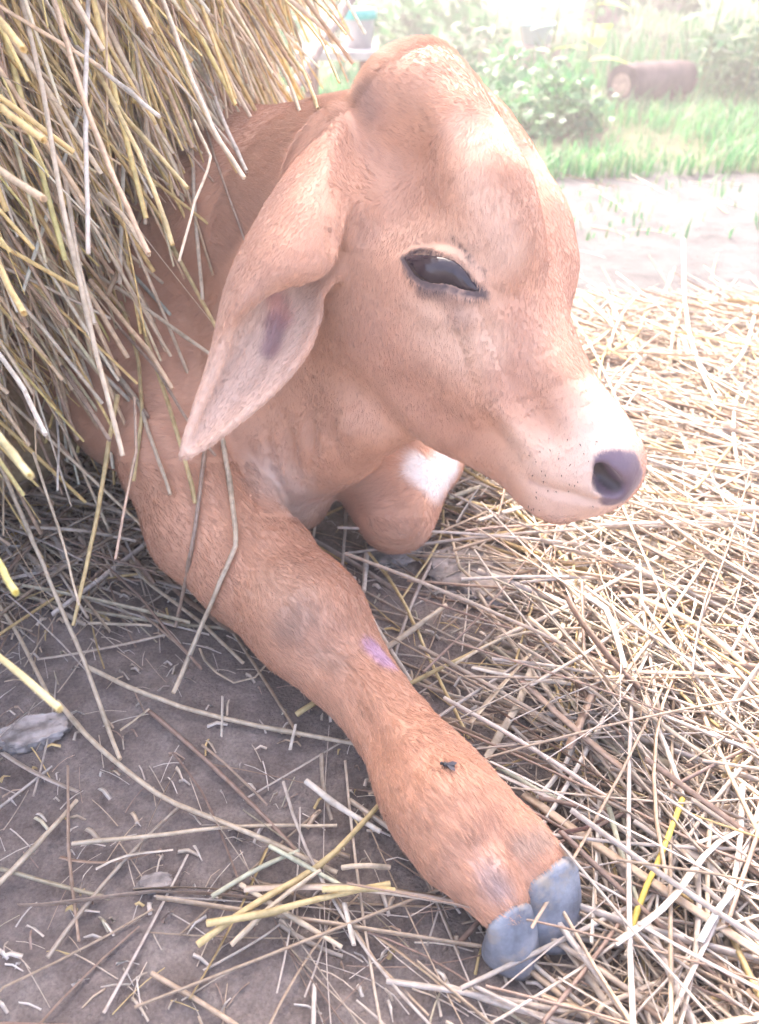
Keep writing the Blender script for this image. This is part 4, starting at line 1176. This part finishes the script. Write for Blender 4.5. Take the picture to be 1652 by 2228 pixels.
# single stalks one can pick out, on the ground: picture polyline, width in picture units, colour, height at ends
PALE_S, WHITE_S, GOLD, BROWN, GREEN_S, YEL = (.67, .56, .42), (.77, .70, .61), (.70, .56, .29), (.46, .34, .26), (.62, .62, .47), (.80, .63, .14)
def z3(p): return [(x * .5241, y * .5241 + 881) for x, y in p]
def z4(p): return [(x * .4992 + 606, y * .4992 + 936) for x, y in p]
def z7(p): return [(x * .4 + 991, y * .4 + 1211.6) for x, y in p]
GS = [ # bare earth side
 (z3([(240, 1230), (380, 1390), (520, 1510), (700, 1640), (950, 1740), (1200, 1850), (1400, 1940)]), 12, PALE_S, .006, 1, 'long thin straw curving across bare earth beside the outstretched foreleg'),
 (z3([(360, 1085), (560, 1180), (800, 1265), (1100, 1340), (1510, 1410)]), 11, PALE_S, .005, 1, 'long straight straw running across bare earth to the cannon of the foreleg'),
 (z3([(370, 905), (480, 908), (630, 915)]), 7, PALE_S, .004, 1, 'E:short pale straw lying level on bare earth below the hanging ends'), (z3([(575, 850), (690, 950), (780, 1035)]), 10, BROWN, .004, .6, 'E:short flat brown straw slanting on bare earth beside the forearm'),
 (z3([(520, 610), (600, 720), (830, 900), (1010, 1070)]), 9, PALE_S, .006, 1, 'E:kinked pale straw on bare earth running from the heap to the knee'), (z3([(300, 1820), (700, 1780), (970, 1750), (1400, 1745)]), 9, PALE_S, .005, 1, 'E:long pale straw lying level on bare earth across a brown one'),
 (z3([(283, 1500), (285, 1700), (292, 1900), (330, 2228)]), 11, BROWN, .004, .6, 'E:brown straw on bare earth crossed by a long level pale one'), (z3([(-30, 2010), (140, 1840), (320, 1640)]), 12, PALE_S, .004, 1, 'E:pale straw at the heap side of the brown crossed one on bare earth'),
 (z3([(80, 2075), (200, 2070), (420, 2045), (620, 2020), (900, 2030), (1170, 2060)]), 17, BROWN, .006, .15, 'flat brownish straw leaf stretched over bare earth'),
 (z3([(400, 1925), (520, 1870), (720, 1845)]), 9, WHITE_S, .004, .4, 'E:wavy white straw lying alone on bare earth before the brown leaf'), (z3([(830, 1010), (860, 1080), (960, 1155), (1060, 1130), (1120, 1060)]), 6, PALE_S, .005, .5, 'thin straw bent into a bow on bare earth by the knee'),
 (z3([(1230, 1285), (1290, 1245), (1365, 1203)]), 13, GOLD, .006, .7, 'short golden cut straw poking from under the foreleg'),
 (z3([(1205, 1430), (1228, 1325)]), 8, WHITE_S, .004, .5, 'E:tiny white straw standing out on bare earth next to the cannon'), (z3([(925, 1210), (920, 1375)]), 8, WHITE_S, .004, .5, 'E:tiny white straw on bare earth below the broken hanging straw'),
 (z3([(840, 1410), (960, 1510), (1110, 1660)]), 6, BROWN, .003, 1, 'E:very thin brown straw slanting on the open bare earth'), (z3([(500, 1350), (620, 1260)]), 7, PALE_S, .003, .5, 'E:tiny pale straw slanting on bare earth near the curving long straw'), (z3([(555, 1180), (600, 1270)]), 7, BROWN, .003, .5, 'E:tiny brown straw on bare earth near the curving long straw'),
 (z3([(1270, 1560), (1400, 1660), (1580, 1770)]), 14, WHITE_S, .010, .6, 'pale flat straw lying beside the fetlock of the foreleg'),
 # golden tangle in front
 (z3([(860, 2150), (1100, 2110), (1350, 2040), (1620, 1985)]), 17, GOLD, .022, .9, 'B:thick golden straw lying lengthwise on top of the tangle by the fetlock'), (z3([(820, 2240), (1040, 2080), (1340, 1900), (1590, 1640)]), 15, GOLD, .016, 1, 'B:golden straw rising from the tangle towards the underside of the fetlock'),
 (z3([(1340, 2010), (1480, 2005), (1640, 2012)]), 14, GOLD, .026, .8, 'B:short golden straw of the tangle touching the pastern'), (z3([(1420, 1920), (1520, 1912), (1620, 1918)]), 14, PALE_S, .018, .8, 'B:short pale straw of the tangle pushed against the fetlock'),
 (z3([(1000, 1990), (1160, 2090), (1420, 2250)]), 12, PALE_S, .012, .9, 'B:pale straw slanting down through the golden tangle'), (z3([(1120, 1830), (1280, 1920), (1450, 2010)]), 10, GREEN_S, .014, 1, 'B:thin greenish straw slanting through the tangle under the fetlock'), (z3([(880, 2040), (1060, 1930), (1240, 1850)]), 11, GREEN_S, .010, 1, 'B:thin greenish straw pointing out of the tangle onto bare earth'),
 (z3([(1430, 2070), (1470, 2240)]), 14, WHITE_S, .012, .7, 'B:short white flat straw sticking out at the front of the tangle'), (z3([(960, 2240), (1150, 2060), (1330, 1930)]), 11, PALE_S, .02, 1, 'B:pale straw lying across the thick golden one in the tangle'),
 # between foreleg and muzzle
 (z4([(385, 520), (530, 720), (690, 1060), (830, 1340)]), 8, GOLD, .012, 1, 'long golden straw running from the folded knee down beside the foreleg'),
 (z4([(460, 955), (590, 865), (730, 762)]), 13, PALE_S, .016, 1, 'thick short straw stalk lying across others beside the purple-stained foreleg'),
 (z4([(560, 1110), (760, 1010), (985, 900)]), 9, GOLD, .010, 1, 'R:golden straw reaching from the foreleg cannon over bare ground to the litter'), (z4([(850, 1035), (1050, 1065), (1240, 1095)]), 11, PALE_S, .012, .5, 'R:pale flat straw at the edge of the litter above the cannon'), (z4([(405, 820), (480, 940), (585, 1105)]), 10, WHITE_S, .008, .6, 'R:white flat straw lying close along the upper side of the foreleg'),
 (z4([(735, 395), (790, 600), (960, 750), (1240, 800)]), 8, PALE_S, .012, .8, 'R:pale bent straw curving round the flat slab of earth'), (z4([(855, 170), (1040, 350), (1230, 540), (1300, 640)]), 10, GOLD, .020, 1, 'long thick golden straw lying under the chin of the calf'),
 (z4([(690, 265), (900, 330), (1200, 410), (1390, 462)]), 9, GOLD, .016, 1, 'R:golden straw lying from the folded leg to below the chin'), (z4([(300, 200), (290, 450), (270, 690)]), 8, WHITE_S, .010, .7, 'R:white straw standing beside the folded knee and the brisket'), (z4([(330, 640), (318, 780)]), 10, WHITE_S, .010, .7, 'R:short white straw in front of the brisket, lower than the others'), (z4([(385, 540), (372, 700)]), 13, WHITE_S, .010, .9, 'R:short thick white straw right under the folded knee'),
 (z4([(170, 350), (150, 480), (132, 575)]), 7, WHITE_S, .006, .6, 'R:thin white straw between the brisket and the forearm'), (z4([(720, 330), (700, 480), (540, 730)]), 8, GOLD, .008, .7, 'R:golden bent straw crossing the flat slab of earth'), (z4([(830, 540), (828, 720), (800, 960)]), 7, WHITE_S, .008, .5, 'R:thin white straw lying over the lower edge of the earth slab'),
 # thick litter by the hoof
 (z7([(1235, 1315), (1130, 1590), (1010, 1860), (935, 2090)]), 14, YEL, .035, 1, 'bright yellow straw stalk lying on the pale straw beside the hoof'),
 (z7([(825, 1330), (890, 1560), (995, 1890)]), 12, GREEN_S, .026, 1, 'greenish straw stalk lying beside the grey hoof'),
 (z7([(785, 1310), (765, 1700), (740, 2100)]), 16, WHITE_S, .022, .5, 'P:white flat straw passing close by the tip of the hoof'), (z7([(1115, 1290), (1105, 1600), (1095, 1920)]), 14, WHITE_S, .026, .6, 'P:white straw lying beside the bright yellow stalk'),
 (z7([(870, 2100), (1150, 1890), (1370, 1600), (1540, 1490)]), 19, WHITE_S, .042, .2, 'wide flat white straw leaf arching over the litter by the hoof'),
 (z7([(1330, 2090), (1440, 1900), (1540, 1800), (1680, 1770)]), 20, (.62, .66, .68), .040, .15, 'wide flat blue-grey straw leaf curling over the litter'),
 (z7([(560, 1500), (700, 1480), (780, 1440), (850, 1400)]), 14, (.36, .21, .17), .028, .15, 'curled dark brown leaf lying on the straw near the hoof'),
 (z7([(230, 1140), (420, 1250), (600, 1330), (790, 1425)]), 10, GREEN_S, .016, 1, 'P:thin greenish straw running along the foreleg towards the hoof'), (z7([(0, 580), (320, 420), (800, 385), (1210, 400)]), 6, PALE_S, .03, 1, 'P:very long thin straw lying level on top of the thick litter'), (z7([(90, 600), (330, 650), (640, 690)]), 11, WHITE_S, .02, .5, 'P:flat white straw lying level at the bare edge of the litter'),
 (z7([(560, 60), (680, 330), (850, 640), (900, 760)]), 22, WHITE_S, .024, .15, 'wide white straw leaf lying slantwise on the thick litter'),
 (z7([(450, 480), (250, 700), (80, 900)]), 20, PALE_S, .022, .2, 'P:wide pale straw leaf slanting off the litter onto bare ground'), (z7([(440, 540), (350, 780), (170, 1090)]), 18, PALE_S, .018, .2, 'P:second wide pale straw leaf, steeper, at the bare edge of the litter'), (z7([(880, 740), (700, 1080), (480, 1450)]), 14, WHITE_S, .022, .6, 'P:white straw slanting down the litter towards the pastern'), (z7([(760, 760), (600, 1120), (430, 1330)]), 14, WHITE_S, .018, .6, 'P:white straw close to the fetlock, slanting down with its neighbour'),
 (z7([(1030, 760), (1150, 1050), (1320, 1520)]), 14, WHITE_S, .03, .8, 'P:white straw running down the litter to the wide white leaf'), (z7([(400, 330), (900, 740), (1650, 1290)]), 11, PALE_S, .034, 1, 'P:very long pale straw crossing the whole thick litter slantwise'), (z7([(650, 1290), (850, 1300), (1010, 1298)]), 12, PALE_S, .02, .8, 'P:pale straw lying level on the litter just above the hoof'),
 (z7([(1520, 1490), (1300, 1560), (1050, 1640)]), 10, WHITE_S, .03, .7, 'P:white straw crossing the bright yellow stalk'), (z7([(1560, 1240), (1540, 1620), (1440, 2060)]), 13, WHITE_S, .034, .7, 'P:white straw crossing the blue-grey leaf on the litter'), (z7([(1400, 1330), (1370, 1700), (1380, 2080)]), 13, PALE_S, .03, .6, 'P:pale straw standing next to the wide flat white leaf'),
 # by the path
 ([(1487, 520), (1490, 650), (1510, 760), (1560, 880)], 9, WHITE_S, .05, .8, 'long white straw rising from the litter towards the path'), ([(1650, 650), (1620, 760), (1560, 830)], 8, WHITE_S, .04, .8, 'W:short white straw sticking up at the end of the path litter'),
 ([(1310, 620), (1390, 780), (1520, 1010)], 8, WHITE_S, .03, .8, 'W:white straw slanting along the forehead side of the path litter'), ([(1460, 960), (1560, 830), (1652, 800)], 7, PALE_S, .03, .8, 'W:thin pale straw crossing the litter beyond the muzzle'), ([(1440, 870), (1500, 990), (1580, 1190)], 8, WHITE_S, .03, .8, 'W:white straw slanting down the litter right beyond the muzzle'),
]
LAB = {'E': 'loose straws on the bare earth', 'B': 'straws of the golden tangle', 'R': 'loose straws between the legs', 'P': 'straws on the thick litter', 'W': 'straws sticking up by the path'}
def leg_top(x, y):
    h = surf(FB, x, y); return h
for pts, wpx, col, z, fl, lab in GS:
    n = len(pts); W3 = []
    for i, (x, y) in enumerate(pts):
        p = PZ(x, y, z + .004 * math.sin(i * 1.7))
        W3.append(p)
    dm = depth_of(W3[n // 2]); r = max(.0009, .5 * wpx * dm / FPX * 1.02)
    W3 = [np.array([p[0], p[1], max(p[2], r * min(1, fl + .3) * .9)]) for p in W3]
    name = 'straw_leaf' if fl < .3 and 'leaf' in lab else 'straw'
    o = one_straw(name, W3, r, np.array(col), None, fl, W3[0])
    if lab[1] == ':': tag(o, lab[2:], 'straw', LAB[lab[0]])
    else: tag(o, lab, 'straw')

# stalks that hang free out of the heap
def z2(p): return [(x * .4696, y * .4696) for x, y in p]
HS_ = [(z2([(412, -40), (396, 430), (410, 1175)]), 13, WHITE_S), (z2([(-40, 50), (30, 130), (110, 230)]), 20, GOLD), (z2([(-60, 450), (60, 545), (205, 650)]), 20, GOLD), (z2([(-60, 740), (60, 830), (205, 920)]), 20, PALE_S),
 (z2([(100, -20), (200, 420), (290, 950), (370, 1300), (450, 1650), (570, 2110)]), 14, PALE_S), (z2([(750, -20), (900, 400), (1000, 620), (1132, 825)]), 13, PALE_S), (z2([(940, 300), (1040, 570), (1145, 795)]), 10, WHITE_S),
 (z2([(420, 300), (580, 540), (870, 872)]), 12, GOLD), (z2([(200, 60), (420, 280), (740, 540)]), 12, WHITE_S), (z2([(590, -40), (640, 30), (695, 140)]), 18, PALE_S),
 (z2([(-40, 1095), (200, 1140), (400, 1240), (600, 1370), (800, 1520), (990, 1650)]), 10, PALE_S), (z2([(-40, 1150), (40, 1320), (112, 1452)]), 18, GOLD), (z2([(420, 1040), (600, 1250), (790, 1457)]), 9, (.62, .66, .58)),
 (z2([(640, 860), (830, 1200), (1012, 1532)]), 10, GOLD), (z2([(870, 560), (890, 700), (905, 1000), (940, 1385)]), 10, PALE_S), (z2([(900, 560), (985, 740), (905, 930), (830, 1210)]), 8, PALE_S),
 (z2([(-60, 1560), (100, 1780), (212, 2012)]), 14, WHITE_S), (z2([(-80, 1900), (20, 2050), (142, 2205)]), 25, (.72, .66, .40)), (z2([(560, 1400), (640, 1640), (660, 1900), (620, 2228)]), 10, GOLD), (z2([(640, 1450), (790, 1900), (885, 2228), (905, 2330)]), 11, GOLD),
 (z2([(460, 900), (570, 1000), (690, 1180)]), 13, PALE_S), (z2([(930, 520), (1000, 740), (1140, 1130)]), 4, BROWN), (z2([(1260, -60), (1420, 100), (1490, 190), (1572, 382)]), 7, GOLD), (z2([(1220, 0), (1310, 200), (1420, 360), (1475, 505)]), 9, GOLD),
 (z2([(1100, -40), (1180, 100), (1340, 380), (1392, 520)]), 9, PALE_S), (z2([(860, 200), (960, 450), (1060, 600)]), 9, PALE_S), (z2([(1420, -40), (1520, 60), (1605, 160)]), 6, GOLD), (z2([(250, 0), (400, 500), (560, 900), (690, 1175)]), 15, (.60, .44, .30)),
 (z2([(440, 300), (640, 700), (760, 1000), (800, 1135)]), 13, GOLD), (z2([(130, 430), (300, 800), (360, 1200), (440, 1500)]), 12, PALE_S), (z2([(540, 1500), (720, 1700), (890, 1980), (1000, 2110)]), 8, BROWN), (z2([(420, 1300), (700, 1640), (800, 1800)]), 12, (.58, .42, .28)),
 (z2([(330, 1480), (500, 1700), (690, 1930)]), 9, BROWN), (z2([(290, 1700), (420, 1900), (510, 2040)]), 11, BROWN), (z2([(470, 1640), (640, 1860), (790, 2290)]), 9, PALE_S),
 (z3([(860, -30), (920, 110), (955, 330), (985, 570), (720, 1195)]), 13, PALE_S), (z3([(855, 120), (850, 200), (820, 450), (770, 740), (730, 920)]), 9, BROWN), (z3([(490, -40), (470, 60), (400, 480), (305, 915)]), 11, GOLD),
 (z3([(-40, 150), (110, 500), (280, 900), (350, 1060), (400, 1200), (500, 1470)]), 11, PALE_S), (z3([(-60, 1000), (100, 1130), (250, 1262)]), 23, (.76, .68, .40)), (z3([(-40, 760), (80, 960), (200, 1200)]), 9, PALE_S), (z3([(-50, 560), (30, 720), (68, 780)]), 20, (.72, .68, .30)),
 (z3([(230, -20), (245, 150), (240, 355)]), 6, WHITE_S), (z3([(560, -30), (565, 200), (510, 470), (480, 640)]), 8, BROWN), (z3([(140, 200), (260, 560), (330, 830)]), 7, PALE_S)]
def densify(pts, step=45):
    out = []
    for (x0, y0), (x1, y1) in zip(pts, pts[1:]):
        m = max(1, int(math.hypot(x1 - x0, y1 - y0) / step))
        out += [(x0 + (x1 - x0) * t, y0 + (y1 - y0) * t) for t in np.arange(m) / m]
    return out + [pts[-1]]
for pts, wpx, col in HS_:
    r = .0026 if wpx > 16 else .0024 if wpx > 8 else .0014
    dn = float(np.clip(2 * r * FPX / wpx, .44, .95))
    pts = densify(pts)
    first = [surf(FB, x, y) for x, y in pts]
    behind = any(h is not None and depth_of(h) < .775 and y < 1010 for h, (x, y) in zip(first, pts))   # passes under the ear
    if behind:
        r *= max(1, .83 / dn); dn = max(dn, .83); r = min(r, .0028)
    n = len(pts); W3 = []
    for i, (x, y) in enumerate(pts):
        t = i / (n - 1); d = dn + .10 * (1 - t) ** 1.5
        d = min(d, depth_of(PZ(x, y, .006)) - .003)
        h = surf(FB, x, y, .79) if behind and y < 1010 else first[i]
        if h is not None: d = min(d, depth_of(h) - .007)
        W3.append(d)
    W3 = np.array(W3)
    for _ in range(3): W3[1:-1] = np.minimum(W3[1:-1], .25 * W3[:-2] + .5 * W3[1:-1] + .25 * W3[2:])      # no dents over the skin
    W3 = np.array([P(x, y, d) for (x, y), d in zip(pts, W3)])
    if pts[0][0] < 0 or pts[0][1] < 0:                       # rooted in the heap
        u_ = W3[0][:2] - HC; dist = np.linalg.norm(u_); zr = float(np.clip(W3[0][2] + .12, .3, 1.2))
        Rr_ = float(heap_r(np.array(zr), np.array(math.atan2(u_[1], u_[0])))) - .06
        if dist > Rr_:
            root = np.array([HC[0] + u_[0] / dist * Rr_, HC[1] + u_[1] / dist * Rr_, zr]); m_ = max(2, int(np.linalg.norm(root - W3[0]) / .025))
            tg = unit(W3[0] - W3[1]) * np.linalg.norm(root - W3[0]) * .9          # leaves the heap in a smooth bow
            W3 = np.concatenate([[(1 - t) ** 2 * root + 2 * t * (1 - t) * (W3[0] + tg * .5) + t * t * W3[0] for t in np.arange(m_) / m_], W3])
    one_straw('straw', W3 - HO, r, np.array(col), heap)

# ------------------------------------------------------------------ clods and a fly
MAT_CLOD = mat_plain('dry_clod', (.27, .235, .215), .95, .1, 1.0, 60, .45)
def clod(x, y, rx, ry, rz, rot, label, seed):
    import bmesh
    bm = bmesh.new(); bmesh.ops.create_icosphere(bm, subdivisions=5, radius=1)
    co = np.array([v.co[:] for v in bm.verts])
    k = 1 + .9 * (fbm(co + seed, 1.6, 5) - .5) + .35 * (fbm(co + seed, 7, 4) - .5)
    co = co * k[:, None]; co[:, 2] = np.minimum(co[:, 2], .50 + .5 * (fbm(co + seed, 2.5, 4) - .5)); co *= [rx, ry, rz]
    for v, c in zip(bm.verts, co): v.co = c
    me = bpy.data.meshes.new('earth_clod'); bm.to_mesh(me); bm.free(); me.materials.append(MAT_CLOD)
    for p in me.polygons: p.use_smooth = True
    o = bpy.data.objects.new('earth_clod', me); COL.objects.link(o); p = PZ(x, y, 0)
    o.location = (p[0], p[1], -rz * .12); o.rotation_euler = (0, 0, rot); return tag(o, label, 'clod')
clod(75, 1592, .032, .020, .012, .3, 'grey flat clod of dry earth lying beneath the straw heap', 3)
clod(1045, 1245, .062, .050, .016, -.4, 'broad flat slab of dry earth between folded knee and straw litter', 11)
clod(1120, 1260, .018, .014, .012, .9, 'small crumb of dry earth beside the broad flat slab', 5)
clod(850, 1205, .035, .024, .010, .2, 'low lump of dry earth in front of the folded knee', 8)
clod(335, 1920, .014, .008, .006, .1, 'small pale clod on the bare dark earth in front', 9)

MAT_FLY = mat_plain('fly_black', (.02, .018, .02), .3, .5)
MAT_WING = mat_plain('fly_wing', (.07, .06, .065), .4, .3)
def fly(x, y):
    h = surf(FB, x, y)
    nrm = unit(EYE - h) * .7 + np.array([0, 0, .5]); nrm = unit(nrm)
    ax1 = unit(np.cross(nrm, [0.3, 1, 0])); ax2 = np.cross(nrm, ax1); A = np.array([ax1, ax2, nrm])
    f = tag(empty('fly', h + nrm * .006), 'small black fly sitting on the pastern of the outstretched foreleg', 'fly')
    Z = np.zeros(3)
    uv_ball('abdomen', -ax1 * .0028, A, (.0036, .0021, .0019), MAT_FLY, f, 12, 8)
    uv_ball('thorax', ax1 * .0014, A, (.0022, .0018, .0018), MAT_FLY, f, 12, 8)
    uv_ball('head', ax1 * .0042, A, (.0012, .0016, .0013), MAT_FLY, f, 10, 7)
    for s in (1, -1):
        q = [ax1 * .001 + nrm * .0018, ax1 * -.004 + ax2 * s * .0035 + nrm * .0024, ax1 * -.0075 + ax2 * s * .0032 + nrm * .002, ax1 * -.006 + ax2 * s * .0008 + nrm * .0021]
        mesh_obj('wing', q, [(0, 1, 2, 3)], MAT_WING, f)
        for k in (-1, 0, 1):
            b = ax1 * (.0012 + .0012 * k)
            Vl, Fl, _ = tubes(np.array([[b, b + ax2 * s * .002 + nrm * .0004, b + ax2 * s * .0035 + ax1 * k * .0012 - nrm * .0045]]), np.array([.00025]), np.zeros((1, 3)), 4)
            mesh_obj('leg', Vl, Fl, MAT_FLY, f)
fly(972, 1668)
# ------------------------------------------------------------------ added haze volume imitating veiling glare
hz = box_mesh('haze', (-14, -3, -1), (16, 18, 5.2), None, None); hz.modifiers.clear()
mh = bpy.data.materials.new('haze'); mh.use_nodes = True; nh = mh.node_tree.nodes
nh.remove(nh['Principled BSDF']); pv = nh.new('ShaderNodeVolumePrincipled')
pv.inputs['Color'].default_value = (1, .91, .92, 1); pv.inputs['Density'].default_value = .03; pv.inputs['Anisotropy'].default_value = .35
mh.node_tree.links.new(pv.outputs[0], nh['Material Output'].inputs['Volume'])
hz.data.materials.append(mh); hz['kind'] = 'stuff'; hz['label'] = 'pale haze volume added as veiling glare over the yard'; hz['category'] = 'haze'
